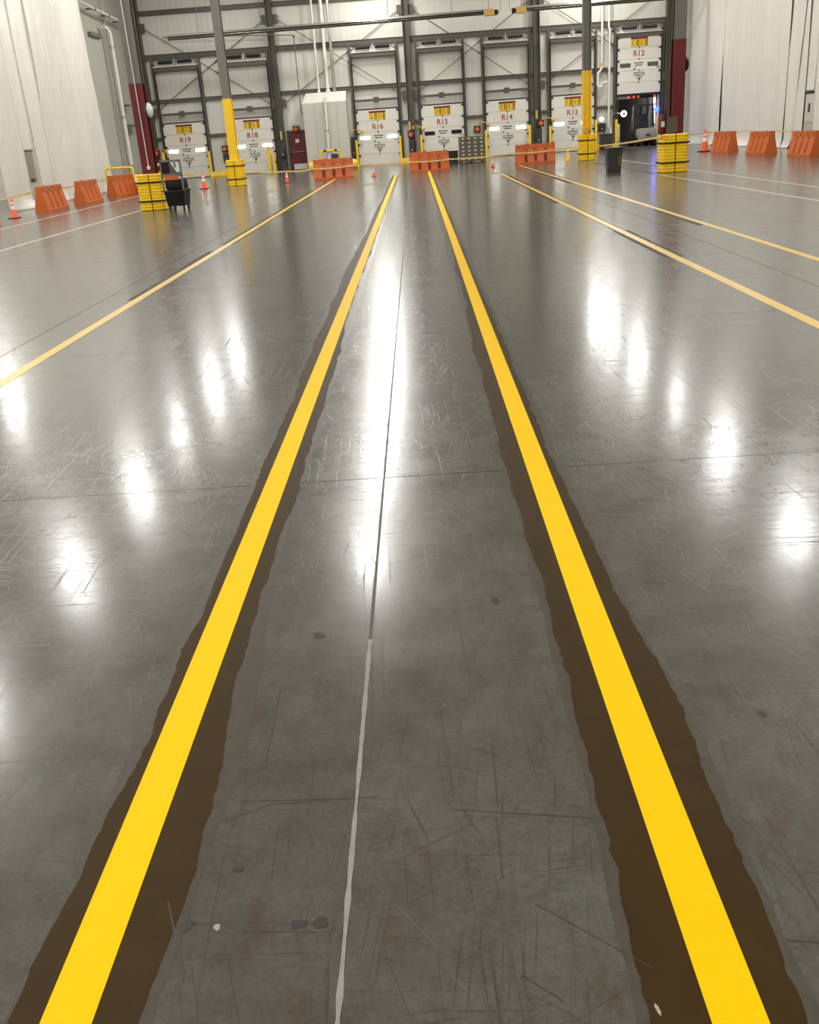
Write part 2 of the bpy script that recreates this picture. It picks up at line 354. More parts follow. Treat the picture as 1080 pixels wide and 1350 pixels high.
# ------------------------------------------------------------------ room shell
def w_(name, b, m): return struct(b.build(name, M[m]))
wf = MB()
for x0, x1, z0, z1 in [(-14.9, 10.85, 0, ZC), (13.12, X_R, 0, ZC), (10.85, 13.12, 2.75, ZC)]: wf.box(x0, x1, 55.7, 55.9, z0, z1)
wall_far = w_('wall_far', wf, 'wall')
w_('wall_left', MB().box(-14.9, -14.6, 44.2, 55.7, 0, ZC), 'sidewall')
w_('wall_left_return', MB().box(X_OUT, -14.9, 44.2, 44.5, 0, ZC), 'plain')
w_('wall_left_outer', MB().box(X_OUT - .3, X_OUT, Y_N, 44.5, 0, ZC), 'plain')
w_('wall_right', MB().box(X_R, X_R + .3, Y_N, 55.9, 0, ZC), 'plain')
w_('wall_near', MB().box(X_OUT, X_R, Y_N - .3, Y_N, 0, ZC), 'plain')
ceil = w_('ceiling', MB().box(X_OUT - .3, X_R + .3, Y_N - .3, 55.9, ZC, ZC + .2), 'ceiling')
for k in range(11):
    y = -5 + 6.0 * k; b = MB().box(X_OUT, X_R, y - .06, y + .06, ZC - .12, ZC).box(X_OUT, X_R, y - .06, y + .06, ZC - .75, ZC - .66)
    x = X_OUT + .3
    while x < X_R - 1: b.bar((x, y, ZC - .7), (x + .7, y, ZC - .1), .04).bar((x + .7, y, ZC - .1), (x + 1.4, y, ZC - .7), .04); x += 1.4
    b.build('roof_joist', M['steel2'], ceil)

# far wall steel
WC = [-14.1, -7.15, -.12, 6.65, 13.55]
def hcol(b, x, y, z0, z1, w, d, t=.03, face=False):
    if face:   # flange towards the viewer
        b.box(x - w / 2, x + w / 2, y - d / 2, y - d / 2 + t, z0, z1).box(x - w / 2, x + w / 2, y + d / 2 - t, y + d / 2, z0, z1).box(x - t / 2, x + t / 2, y - d / 2 + t, y + d / 2 - t, z0, z1)
    else:      # open side towards the viewer
        b.box(x - w / 2, x - w / 2 + t, y - d / 2, y + d / 2, z0, z1).box(x + w / 2 - t, x + w / 2, y - d / 2, y + d / 2, z0, z1).box(x - w / 2 + t, x + w / 2 - t, y - t / 2, y + t / 2, z0, z1)
    return b
CL = ['dark grey steel wall column at the far left corner beside door R19', 'dark grey steel wall column between door R18 and the red door', 'dark grey steel wall column between doors R16 and R15',
      'dark grey steel wall column between doors R14 and R13', 'dark grey steel wall column right of the raised door R12']
for x, l in zip(WC, CL):
    t = empty('wall_column', (x, 55.45, 0), label=l, cat='column', group='steel columns on the far wall')
    hcol(MB(), 0, 0, 0, ZC - .12, .34, .4).build('shaft', M['steel'], t)
    for z in (7.45, 3.4):
        for s in (-1, 1):
            if (x < -14 and s < 0) or (x > 13 and s > 0): continue
            MB().box(s * .17 if s > 0 else -.42, .42 if s > 0 else -.17, -.03, .03, z - .22, z + .22).build('gusset_plate', M['steel'], t)
    MB().box(-.25, .25, -.25, .25, 0, .03).build('base_plate', M['steel'], t)
for i in range(4):
    a, c = WC[i] + .4, WC[i + 1] - .4
    for z0, z1 in ((7.4, 3.45), (3.45, 7.4)):
        b = MB().tube([(a, 55.53 if z0 > z1 else 55.58, z0), (c, 55.53 if z0 > z1 else 55.58, z1)], .02, 6)
        mx_, mz_ = a + (c - a) * .58, z0 + (z1 - z0) * .58
        b.tube([(mx_ - .15, 55.53 if z0 > z1 else 55.58, mz_ - (z1 - z0) / (c - a) * .15), (mx_ + .15, 55.53 if z0 > z1 else 55.58, mz_ + (z1 - z0) / (c - a) * .15)], .04, 6)
        b.build('brace_rod', M['steel'], wall_far)
for z, hh in ((8.15, .22), (6.08, .24), (3.93, .17)):
    for i in range(4):
        b = MB().box(WC[i] + .18, WC[i + 1] - .18, 55.5, 55.7, z - hh / 2, z + hh / 2 - .03).box(WC[i] + .18, WC[i + 1] - .18, 55.46, 55.7, z + hh / 2 - .03, z + hh / 2)
        b.build('girt', M['steel'], wall_far)

# ------------------------------------------------------------------ dock doors
DX = {'R19': -12.36, 'R18': -8.7, 'R16': -1.92, 'R15': 1.56, 'R14': 5.03, 'R13': 8.52, 'R12': 12.0}
WIN = {'R19': 'window', 'R18': 'window', 'R16': 'window', 'R15': 'dimwindow', 'R14': 'window', 'R13': 'window', 'R12': 'greywindow'}
PW, PH = 2.28, .545
def rrect(b, cx, cz, w, h, y0, y1, r=.05, n=4):
    pts = []
    for sx, sz, a0 in ((1, 1, 0), (-1, 1, PI / 2), (-1, -1, PI), (1, -1, 1.5 * PI)):
        for k in range(n + 1):
            a = a0 + PI / 2 * k / n; pts.append((cx + sx * (w / 2 - r) + r * math.cos(a), cz + sz * (h / 2 - r) + r * math.sin(a)))
    m = len(pts)
    return b.add([(x, y0, z) for x, z in pts] + [(x, y1, z) for x, z in pts],
                 [tuple(range(m))[::-1], tuple(range(m, 2 * m))] + [(k, (k + 1) % m, m + (k + 1) % m, m + k) for k in range(m)])
def dock_door(num, idx):
    x = DX[num]; raised = num == 'R12'
    d = empty('door_%d' % idx, (x, 55.4, 0), kind='structure')
    d['label'] = ('white sectional dock door %s, raised above an open trailer' if raised else
                  'white sectional dock door %s, closed, with unlit windows' if num == 'R15' else 'white sectional dock door %s, closed, with glowing windows') % num
    zb = 2.66 if raised else .03
    for k in range(5):
        z0 = zb + k * (PH + .008)
        p = MB().bbox(-PW / 2, PW / 2, 0, .05, z0, z0 + PH, .008).build('panel', M['doorpanel'], d)
        if k == 2:
            for s in (-1, 1):
                rrect(MB(), s * .72, z0 + .27, .56, .2, -.012, .005).build('window_frame', M['black'] if WIN[num] != 'window' else M['whitepaint'], p)
                rrect(MB(), s * .72, z0 + .27, .52, .165, -.018, -.004).build('window_pane', M[WIN[num]], p)
            for j, (zz, ww) in enumerate(((.36, .5), (.25, .4))):
                b = MB()
                q = -ww / 2
                for c in range(7): wd = ww / 7 * (.62 + .3 * R.random()); b.box(q, q + wd, -.006, .004, z0 + zz - .028, z0 + zz + .028); q += ww / 7
                b.build('print_line', M['ink'], p)
            MB().box(-.28, -.18, -.02, .004, z0 + .06, z0 + .11).build('pull_handle', M['black'], p)
            MB().box(.92, 1.08, -.03, .004, z0 + .09, z0 + .15).build('latch', M['galv'], p)
        if k == 1:
            for zz, ww in ((.44, .58), (.34, .62), (.25, .34)):
                b = MB(); q = -ww / 2 + .02
                for c in range(8):
                    wd = ww / 8 * (.6 + .35 * R.random()); b.box(q, q + wd, -.006, .004, z0 + zz - .024, z0 + zz + .024); q += ww / 8
                b.build('print_line', M['ink'], p)
            MB().add([(-.07, -.006, z0 + .19), (.11, -.006, z0 + .19), (.02, -.006, z0 + .06)], [(0, 2, 1)]).build('arrow_mark', M['ink'], p)
        if k < 4:
            MB().box(-.03, .03, -.02, .004, z0 + PH - .05, z0 + PH + .05).build('centre_hinge', M['steel2'], p)
        for s in (-1, 1):
            MB().box(*(sorted((s * (PW / 2 - .11), s * (PW / 2 + .05)))), -.05, .0, z0 + PH - .1, z0 + PH - .02).build('roller_bracket', M['black'], p)
    text('door_number', num, .38, M['number'], d, (-.02, -.004, zb + 3 * (PH + .008) + .25), bold=.006)
    sz = zb + 4 * (PH + .008) + .26
    sg = MB().box(-.44, .44, -.014, .0, sz - .22, sz + .22).build('warning_sign', M['signyellow'], d)
    MB().box(-.44, .44, -.018, -.014, sz + .12, sz + .22).build('sign_header', M['signblack'], sg)
    b = MB(); q = -.38
    for wd in (.05, .08, .05, .1, .06, .07, .05, .09, .05): b.box(q, q + wd, -.021, -.018, sz + .145, sz + .195); q += wd + .025
    b.build('header_print', M['signred'], sg)
    for s in (-.09, .35):
        f = MB().box(s - .06, s + .06, -.018, -.014, sz - .18, sz + .09)
        f.build('pictogram', M['signblack'], sg)
        MB().lathe([(.0, 0), (.028, 0), (.028, .002), (0, .002)], 8, (s, -.021, sz + .03), 'y').box(s - .022, s + .022, -.021, -.018, sz - .15, sz - .01).build('pictogram_figure', M['signyellow'], sg)
    b = MB()
    for s in (-.29, .13):
        for k in range(4): b.box(s - .1, s - .1 + R.uniform(.1, .18), -.0165, -.014, sz + .05 - .065 * k, sz + .07 - .065 * k)
    b.build('sign_print', M['ink'], sg)
    # jamb posts, tracks, lift hardware
    for s in (-1, 1):
        MB().box(*sorted((s * 1.17, s * 1.30)), .08, .29, 0, 5.96).build('jamb_post', M['steel'], d)
        MB().box(*sorted((s * 1.135, s * 1.185)), -.04, .09, .0, 5.45).build('track', M['black'], d)
    MB().box(-1.18, 1.18, -.04, .29, 5.36, 5.56).build('header_beam', M['steel'], d)
    MB().box(-1.17, 1.17, -.1, .29, 5.57, 5.60).box(-1.17, 1.17, .2, .29, 5.60, 5.72).build('header_plate', M['whitepaint'], d)
    MB().tube([(-1.2, 0, 5.8), (1.2, 0, 5.8)], .018, 6).build('spring_shaft', M['galv'], d)
    for s in (-1, 1):
        b = MB(); x0 = .13 if s > 0 else -.9
        b.lathe([(.035, 0), (.09, .02)] + [(.09 - .01 * (k % 2), .04 + .7 * k / 24) for k in range(25)] + [(.035, .77)], 10, (x0, 0, 5.8), 'x')
        b.build('torsion_spring', M['black'], d)
        MB().lathe([(.05, 0), (.1, .01), (.1, .07), (.05, .08)], 12, (s * 1.1 - .04, 0, 5.78), 'x').build('cable_drum', M['galv'], d)
    MB().box(-.025, .025, -.02, .29, 5.56, 5.98).build('spring_bracket', M['galv'], d)
    if not raised:
        MB().box(-1.14, 1.14, -.03, .05, 3.2, 3.32).build('strut_bar', M['steel'], d)
        MB().box(-.14, .14, -.08, .05, 3.13, 3.40).build('operator_box', M['steel'], d)
        MB().box(-1.14, 1.14, -.01, .06, 2.79, 2.85).build('top_seal', M['black'], d)
    else:
        MB().box(-1.14, 1.14, -.01, .06, 2.55, 2.65).build('bottom_seal', M['rubber'], d)
    return d
for i, n in enumerate(DX): dock_door(n, i + 1)
for i, n in enumerate(('R19', 'R18', 'R16', 'R15', 'R14', 'R13', 'R12')):
    if n in ('R19', 'R15'): continue
    b = MB()
for x0, x1 in [(-13.9, -13.7), (-11.02, -10.05), (-7.36, -7.32), (-.58, -.32), (.08, .22), (2.9, 3.7), (6.35, 6.47), (6.85, 7.18), (9.86, 10.66), (13.32, 13.38)]:
    MB().box(x0, x1, 55.5, 55.7, 2.02, 2.16).build('girt', M['steel'], wall_far)

# yellow track guards beside the door tracks
def guard(x, h, foot, label):
    g = empty('track_guard', (x, 55.08, 0), label=label, cat='guard', group='yellow track guards beside the dock doors')
    MB().bbox(-.06, .06, -.06, .06, 0, h, .015).build('post', M['safety'], g)
    if foot:
        MB().bbox(*sorted((foot, 0)), -.05, .05, .0, .26, .015).build('foot_bar', M['safety'], g)
    MB().box(-.09, .09, -.09, .09, 0, .02).build('base_plate', M['safety'], g)
for a in [(-11.13, 1.3, .85, 'yellow track guard with long foot bar right of door R19'), (-7.92, 1.35, 0, 'yellow track guard right of door R18, against the track'), (-7.66, .98, 0, 'shorter yellow guard post standing right of the R18 track guard'),
          (-3.13, 1.32, -.3, 'yellow track guard left of door R16 by the grey cabinet'), (-.77, 1.4, .55, 'yellow track guard right of door R16 with foot bar'), (.36, 1.36, 0, 'yellow track guard left of door R15'),
          (3.84, 1.38, 0, 'yellow track guard left of door R14 beside the wrapped pallet'), (6.18, 1.47, 0, 'yellow track guard right of door R14 behind the barrier'), (7.27, 1.36, 0, 'yellow track guard left of door R13'),
          (9.72, 1.5, .2, 'yellow track guard right of door R13 behind the column'), (10.79, 1.45, -.24, 'yellow track guard left of the open door R12')]: guard(*a)
guard(-13.6, 1.4, 0, 'yellow track guard left of door R19 behind the cart')

# dock lights on swing arms, signal lights and control stations
def dock_light(x, z, label, ring=False):
    g = empty('dock_light', (x, 55.3, z), label=label, cat='dock light', group='swing arm dock lights at the left of each door')
    MB().tube([(-.28, .2, 0), (.0, -.05, .03), (.2, -.12, -.02)], .03, 6).build('arm', M['galv' if ring else 'tan'], g)
    MB().box(-.34, -.22, .0, .2, -.08, .08).build('wall_mount', M['galv' if ring else 'tan'], g)
    if ring:
        MB().lathe([(.06, 0), (.16, 0), (.17, .05), (.12, .1), (.05, .12)], 16, (.3, -.25, -.02), 'y').build('lamp_head', M['glow'], g)
        MB().lathe([(.0, 0), (.06, 0), (.06, .02), (0, .02)], 12, (.3, -.27, -.02), 'y').build('lamp_centre', M['dark'], g)
        sd = bpy.data.lights.new('dock_beam', 'SPOT'); sd.energy = 700; sd.spot_size = 1.9; sd.spot_blend = .6; sd.shadow_soft_size = .1
        so = bpy.data.objects.new('dock_beam', sd); COL.objects.link(so); so.parent = g; so.location = (.32, -.1, 0); so.rotation_euler = (PI / 2, 0, -.15)
    else:
        MB().lathe([(.03, 0), (.09, .03), (.1, .12), (.05, .18)], 12, (.24, -.2, -.1), 'y').build('lamp_head', M['tan'], g)
for n, z in (('R19', 1.52), ('R18', 1.72), ('R16', 1.82), ('R15', 1.76), ('R14', 1.76), ('R13', 1.74)):
    dock_light(DX[n] - 1.32 + (.2 if n == 'R16' else 0), z, 'tan swing arm dock light left of door %s' % n)
dock_light(DX['R12'] - 1.12, 1.72, 'round white dock light at the left jamb of the open door R12', True)
def signal(x, z, y, label, box=True, h=.4):
    g = empty('signal_light', (x, y, z), label=label, cat='signal light', group='red signal lights between the doors')
    MB().lathe([(.0, 0), (.1, 0), (.115, .03), (.1, .09), (.05, .12), (0, .125)], 16, (0, -.15, 0), 'y').build('lens', M['lampred'], g)
    MB().box(-.17, .17, 0, .12, -.17, .17).build('housing', M['dark'], g)
for x, z, l in ((-13.97, 1.38, 'left of door R19'), (-10.32, 1.36, 'between doors R19 and R18'), (-.2, 1.42, 'on the column between R16 and R15'), (3.4, 1.45, 'between R15 and R14 above the pallet load'), (6.78, 1.52, 'on the column between R14 and R13')):
    signal(x, z, 55.12 if abs(x + .2) < .1 or x > 6 or x < -13 else 55.5, 'small round red signal light ' + l)
signal(-6.36, 2.1, 55.5, 'orange round lamp above the dark red exit door')
def control(x, z0, z1, w, label, y=55.06):
    g = empty('control_box', (x, y, z0), label=label, cat='control box', group='dark control boxes by the doors')
    MB().bbox(-w / 2, w / 2, -.05, .12, 0, z1 - z0, .01).build('case', M['dark'], g)
    for k in range(3): MB().lathe([(0, 0), (.03, 0), (.03, .02), (0, .02)], 8, (0, -.07, (z1 - z0) * (.3 + .2 * k)), 'y').build('button', M['black' if k else 'paper'], g)
    MB().tube([(w * .3, .02, 0), (w * .5, .06, -min(.4, z0 * .7)), (w * .2, .1, -min(.5, z0 * .9))], .012, 5).build('cable', M['black'], g)
for a in [(-10.3, .68, 1.12, .34, 'dark control box under the signal light between R19 and R18', 55.55), (-.18, .42, 1.16, .3, 'tall dark control box on the column between R16 and R15'), (6.65, .45, 1.26, .34, 'tall dark control box on the column between R14 and R13'),
          (10.1, .92, 1.3, .45, 'dark control box below the white lamp between R13 and R12', 55.55), (-14.1, .0, 1.1, .3, 'dark control box beside the red extinguisher left of R19', 55.06), (-3.34, .35, 1.5, .2, 'slim dark control box between the grey cabinet and door R16', 55.4), (-7.15, .75, 1.2, .24, 'dark control box on the column left of the red door', 55.135)]: control(*a)
g = empty('wall_lamp', (10.05, 55.45, 1.5), label='white ball lamp between doors R13 and R12', cat='lamp')
MB().lathe([(0, 0), (.08, .02), (.13, .09), (.13, .14), (.08, .21), (0, .23)], 14, (0, -.2, -.0), 'y').build('globe', M['glow'], g, smooth=True); MB().box(-.06, .06, .0, .2, -.06, .06).build('bracket', M['galv'], g)
g = empty('bin', (10.15, 54.6, 0), label='dark low bin against the wall between doors R13 and R12', cat='bin')
MB().bbox(-.32, .32, -.22, .22, .06, .72, .03).build('tub', M['dark'], g); MB().bbox(-.34, .34, -.24, .24, .72, .77, .01).build('lid', M['black'], g); MB().box(-.3, .3, -.2, .2, 0, .06).build('base', M['black'], g)
# fire extinguisher left of R19, and paper tags on columns
def extinguisher(x, y, z, label):
    g = empty('fire_extinguisher', (x, y, z), label=label, cat='extinguisher')
    MB().lathe([(.09, 0), (.1, .03), (.1, .45), (.07, .53), (.03, .56)], 14).build('cylinder', M['maroon'], g, smooth=True)
    MB().lathe([(.03, .55), (.035, .6), (.02, .64)], 8).box(-.02, .12, -.015, .015, .62, .65).build('valve', M['black'], g)
    MB().tube([(.04, 0, .6), (.13, 0, .5), (.12, 0, .2)], .014, 6).build('hose', M['rubber'], g)
    MB().box(-.05, .05, -.105, -.095, .2, .35).build('tag', M['paper'], g)
extinguisher(-13.78, 54.9, .02, 'red fire extinguisher standing on the floor left of door R19')
for x, z, l in ((-7.15, 1.95, 'column left of the red door'), (-.22, 1.98, 'column between R16 and R15'), (6.58, 2.08, 'column between R14 and R13')):
    tag(MB().box(x - .05, x + .05, 55.215, 55.25, z - .32, z + .1).build('notice_strip', M['tan']), 'narrow tan notice strip on the ' + l, 'notice', 'tan notice strips on the wall columns')
# red exit door
d8 = empty('door_8', (-6.36, 55.62, 0), kind='structure'); d8['label'] = 'dark red exit door beside the tall grey cabinet'
MB().bbox(-.43, .43, 0, .06, .02, 1.96, .008).build('leaf', M['maroon'], d8)
MB().box(-.52, -.44, -.03, .08, 0, 2.05).box(.44, .52, -.03, .08, 0, 2.05).box(-.52, .52, -.03, .08, 1.97, 2.05).build('frame', M['steel'], d8)
MB().box(-.1, .1, -.012, 0, 1.42, 1.6).build('vision_sign', M['paper'], d8); MB().box(-.03, .03, -.02, 0, 1.18, 1.3).build('lock_plate', M['black'], d8)
MB().box(-.3, .42, -.012, 0, .06, .34).build('kick_plate', M['whitepaint'], d8); MB().tube([(-.35, -.06, .95), (.35, -.06, .95)], .02, 6).build('push_bar', M['galv'], d8)

# ------------------------------------------------------------------ tall cabinet with pipes
c = empty('tall_cabinet', (-4.6, 54.2, 0), label='tall light grey cabinet with sloped hood and pipes, between the red door and R16', cat='cabinet')
MB().bbox(-1.16, 1.14, 0, 1.3, 0, 3.28, .02).build('body', M['cabinet'], c)
MB().add([(-1.16, 0, 3.285), (1.14, 0, 3.285), (1.14, 1.3, 3.285), (-1.16, 1.3, 3.285), (-1.0, .95, 3.8), (1.12, .95, 3.8), (1.12, 1.3, 3.8), (-1.0, 1.3, 3.8)], [(0, 1, 5, 4), (1, 2, 6, 5), (2, 3, 7, 6), (3, 0, 4, 7), (4, 5, 6, 7)]).build('hood', M['hood'], c)
for x in (-.55, .05, .6): MB().box(x - .006, x + .006, -.004, .01, .05, 3.22).build('seam', M['steel2'], c)
MB().tube([(.08, .35, 3.45), (.08, -.12, 3.5), (.06, -.14, 3.3), (.02, -.14, .5), (.02, -.14, .35)], .07, 10).build('front_pipe', M['whitepaint'], c)
[MB().lathe([(.1, 0), (.1, .05)], 10, (.05 - .02 * k, -.14, 1.9 - 1.1 * k)).build('pipe_clamp', M['galv'], c) for k in (0, 1)]
MB().bbox(.16, .5, -.16, 0, .45, .75, .01).build('junction_box', M['dark'], c)
for x, r, m_, l in ((-4.9, .055, 'whitepaint', 'thin white riser pipe above the grey cabinet, leftmost of three'), (-4.42, .085, 'whitepaint', 'thick white riser pipe above the grey cabinet, middle of three'), (-4.07, .08, 'galv', 'grey riser pipe above the grey cabinet, rightmost of three')):
    g = empty('riser_pipe', (x, 55.2, 3.7), label=l, cat='pipe', group='riser pipes above the grey cabinet')
    MB().tube([(0, 0, .1), (0, 0, ZC - 3.75)], r, 10).build('pipe', M[m_], g)
    [MB().lathe([(r * 1.35, 0), (r * 1.35, .12)], 10, (0, 0, z)).build('coupling', M[m_], g) for z in (.1, 3.2)]
g = empty('conduit', (-5.95, 55.2, 0), label='thin grey conduit dropping from the long horizontal run to the red door', cat='conduit')
MB().tube([(-6.8, 0, 6.95), (-2.3, 0, 6.75), (-.05, 0, 6.62), (0, 0, 6.5), (.0, 0, 3.0), (.04, 0, 2.85), (.1, .05, 2.8)], .03, 6).build('pipe', M['steel2'], g)
MB().lathe([(.06, 0), (.06, .1)], 8, (0, 0, 6.5)).build('elbow', M['steel'], g)
# white condensate pipes between R13 and R12
g = empty('drain_pipe', (10.02, 55.2, 0), label='white drain pipe with a looped trap, left one between doors R13 and R12', cat='pipe', group='white drain pipes between R13 and R12')
MB().tube([(0, 0, ZC - .02), (0, 0, 4.0), (-.05, 0, 3.92), (-.2, 0, 3.75), (-.22, 0, 3.2), (-.15, 0, 3.08), (.0, 0, 3.1), (.05, 0, 3.28), (.3, 0, 3.3)], .06, 8).build('pipe', M['whitepaint'], g)
MB().lathe([(.08, 0), (.08, .14)], 10, (0, 0, 4.1)).build('coupling', M['tan'], g)
g = empty('drain_pipe', (10.4, 55.2, 0), label='straight white drain pipe, right one between doors R13 and R12', cat='pipe', group='white drain pipes between R13 and R12')
MB().tube([(-.03, 0, ZC - .02), (-.03, 0, 5.9), (.02, 0, 5.75), (.0, 0, 1.15), (.12, 0, .95), (.12, 0, .25), (.12, .2, .2)], .055, 8).build('pipe', M['whitepaint'], g)
for z in (6.2, 3.9, 2.1): MB().lathe([(.075, 0), (.075, .1)], 10, (.005, 0, z)).build('coupling', M['whitepaint'], g)

# ------------------------------------------------------------------ radiant tube heaters
def heater(x0, x1, z0, z1, label, burner_end):
    g = empty('radiant_heater', ((x0 + x1) / 2, 52.6, z0), label=label, cat='heater', group='radiant tube heaters under the roof')
    L_ = (x1 - x0) / 2; e = burner_end
    MB().tube([(-L_, 0, 0), (L_, 0, z1 - z0)], .085, 12).build('tube', M['tube'], g, smooth=True)
    zz = lambda x: (x + L_) / (2 * L_) * (z1 - z0)
    MB().add([(-L_, -.2, .06), (-L_, -.1, .16), (-L_, .1, .16), (-L_, .2, .06), (L_, -.2, .06 + z1 - z0), (L_, -.1, .16 + z1 - z0), (L_, .1, .16 + z1 - z0), (L_, .2, .06 + z1 - z0)],
             [(0, 1, 5, 4), (1, 2, 6, 5), (2, 3, 7, 6)]).build('reflector', M['galv'], g)
    xb = e * (L_ + .28); zb_ = zz(e * L_)
    MB().bbox(xb - .24, xb + .24, -.14, .14, zb_ - .14, zb_ + .16, .02).build('burner_box', M['tan'], g)
    MB().lathe([(.11, 0), (.12, .04), (.12, .14), (.06, .2)], 12, (xb + (.24 if e > 0 else -.44), 0, zb_), 'x').build('blower', M['black'], g)
    n = 5
    for k in range(n):
        x = -L_ + 2 * L_ * (k + .5) / n
        MB().tube([(x, 0, zz(x) + .1), (x, 0, ZC - z0)], .012, 5).lathe([(.1, 0), (.1, .06)], 10, (x - .03, 0, zz(x)), 'x').build('hanger_rod', M['steel'], g)
    MB().tube([(xb, .05, zb_ + .1), (xb - .1 * e, .05, zb_ + 1.2), (xb - .15 * e, .05, ZC - z0)], .012, 5).tube([(xb + .5 * e, .05, ZC - z0), (xb + .55 * e, .05, zb_ + .1), (xb + .3 * e, .05, zb_ - .15), (xb + .1 * e, .05, zb_ - .12)], .01, 5).build('gas_line', M['steel'], g)
heater(-11.9, 3.75, 6.62, 6.72, 'long horizontal radiant tube heater over doors R19 to R14, burner at its right end', 1)
heater(5.85, 14.0, 6.73, 6.78, 'horizontal radiant tube heater over doors R13 and R12, burner at its left end', -1)

# ------------------------------------------------------------------ big building columns with painted bases and guards
def column_(x, y, paint, zp, face, label, w=.33):
    g = empty('painted_column', (x, y, 0), label=label, cat='column', group='free standing columns with painted bases')
    hcol(MB(), 0, 0, zp, ZC - .1, w, w, .03, face).build('upper_shaft', M['steel2'], g)
    hcol(MB(), 0, 0, 0.02, zp, w + .016, w + .016, .04, face).build('painted_base', M[paint], g)
    MB().box(-.28, .28, -.28, .28, 0, .02).build('base_plate', M['steel'], g)
    return g
column_(-7.42, 41.75, 'safety', 3.3, True, 'grey steel column with tall yellow painted base, left, in front of door R18')
column_(7.12, 42.6, 'safety', 3.42, False, 'grey steel column with tall yellow painted base, right, in front of door R13')
redcol = column_(-7.62, 29.05, 'maroon', 3.36, True, 'grey steel column with dark red painted base on the left', .35)
column_(7.63, 30.1, 'maroon', 3.54, True, 'grey steel column with dark red painted base on the right', .33)
def protector(x, y, w, h, label, rz=0.):
    g = empty('column_protector', (x, y, 0), rz, label=label, cat='column guard', group='yellow ribbed column guards with black straps')
    n = 12; iw = .235
    for s in (-1, 1):
        prof = []
        for k in range(n):
            z0 = h * k / n; d = h / n
            prof += [(.0, z0 + .004), (.018, z0 + d * .25), (.018, z0 + d * .75), (.0, z0 + d - .004)]
        # half shell: C-shaped ring swept through the profile
        vs = []; fs = []
        for (o, z) in prof:
            a = w / 2 - .03 + o; bvl = .06
            out = [(s * .016, -a), (s * (a - bvl), -a), (s * a, -a + bvl), (s * a, a - bvl), (s * (a - bvl), a), (s * .016, a)]
            inn = [(s * .016, iw), (s * iw, iw), (s * iw, -iw), (s * .016, -iw)]
            vs += [(p[0], p[1], z) for p in out + inn]
        m = 10
        for i in range(len(prof) - 1):
            for k in range(m): fs.append((i * m + k, i * m + (k + 1) % m, (i + 1) * m + (k + 1) % m, (i + 1) * m + k))
        for base in (0, (len(prof) - 1) * m):
            for q in ((0, 1, 8, 9), (1, 2, 3, 8), (3, 4, 7, 8), (4, 5, 6, 7)): fs.append(tuple(base + i for i in q))
        MB().add(vs, fs).build('half_shell', M['safety'], g)
    for z in (h * .26, h * .77):
        a = w / 2 + .006; b = MB()
        b.box(-a, a, -a - .006, -a, z - .022, z + .022).box(-a, a, a, a + .006, z - .022, z + .022).box(-a - .006, -a, -a, a, z - .022, z + .022).box(a, a + .006, -a, a, z - .022, z + .022)
        b.build('strap', M['rubber'], g)
    return g
protector(-7.62, 29.05, .74, 1.0, 'yellow ribbed column guard on the dark red column at left, beside the black cart')
protector(7.55, 30.1, .78, 1.06, 'yellow ribbed column guard on the dark red column at right')
protector(-7.42, 41.75, .70, 1.0, 'yellow ribbed column guard on the yellow column in front of door R18')
protector(7.12, 42.6, .66, 1.02, 'yellow ribbed column guard on the yellow column in front of door R13')
tag(MB().box(7.3, 7.6, 29.78, 29.86, 1.08, 1.52).build('notice_box', M['cardboard']), 'small brown notice box on the right dark red column, above its guard', 'notice')
tag(MB().box(6.98, 7.14, 42.26, 42.4, 1.05, 1.25).build('notice_box', M['tan']), 'small tan box on the right yellow column, above its guard', 'notice')
extinguisher(7.2, 30.0, 1.06, 'small fire extinguisher at the left of the right dark red column')
def mirror_(x, y, z, r, s, a, label):
    g = empty('round_mirror', (x, y, z), a, label=label, cat='mirror', group='round convex mirrors on the columns')
    MB().lathe([(r, 0), (r * .97, .02 * s), (r * .8, .06 * s), (r * .45, .09 * s), (0, .1 * s)], 24, (0, 0, 0), 'x').build('mirror_face', M['mirror'], g, smooth=True)
    MB().lathe([(r * 1.03, -.03 * s), (r * 1.06, 0), (r * 1.03, .02 * s)], 24, (0, 0, 0), 'x').build('rim', M['dark'], g)
    MB().tube([(-.02 * s, 0, 0), (-.16 * s, .05, 0)], .03, 6).build('arm', M['steel'], g)
mirror_(-7.34, 28.83, 2.66, .2, 1, -.16, 'round convex mirror on the side of the left dark red column')
mirror_(7.86, 30.25, 2.9, .2, 1, .3, 'round convex mirror seen edge-on at the right dark red column')
g = MB().tube([(-.06, -.27, ZC - .1), (.0, -.27, 5), (.04, -.27, 1.2)], .012, 5).build('pull_cord', M['whitepaint'], redcol)
g['label'] = 'thin white pull cord hanging down the column'
MB().lathe([(0, -.06), (.04, -.045), (.055, 0), (.04, .045), (0, .06)], 10, (.04, -.27, 1.16)).build('ball', M['whitepaint'], g, smooth=True)

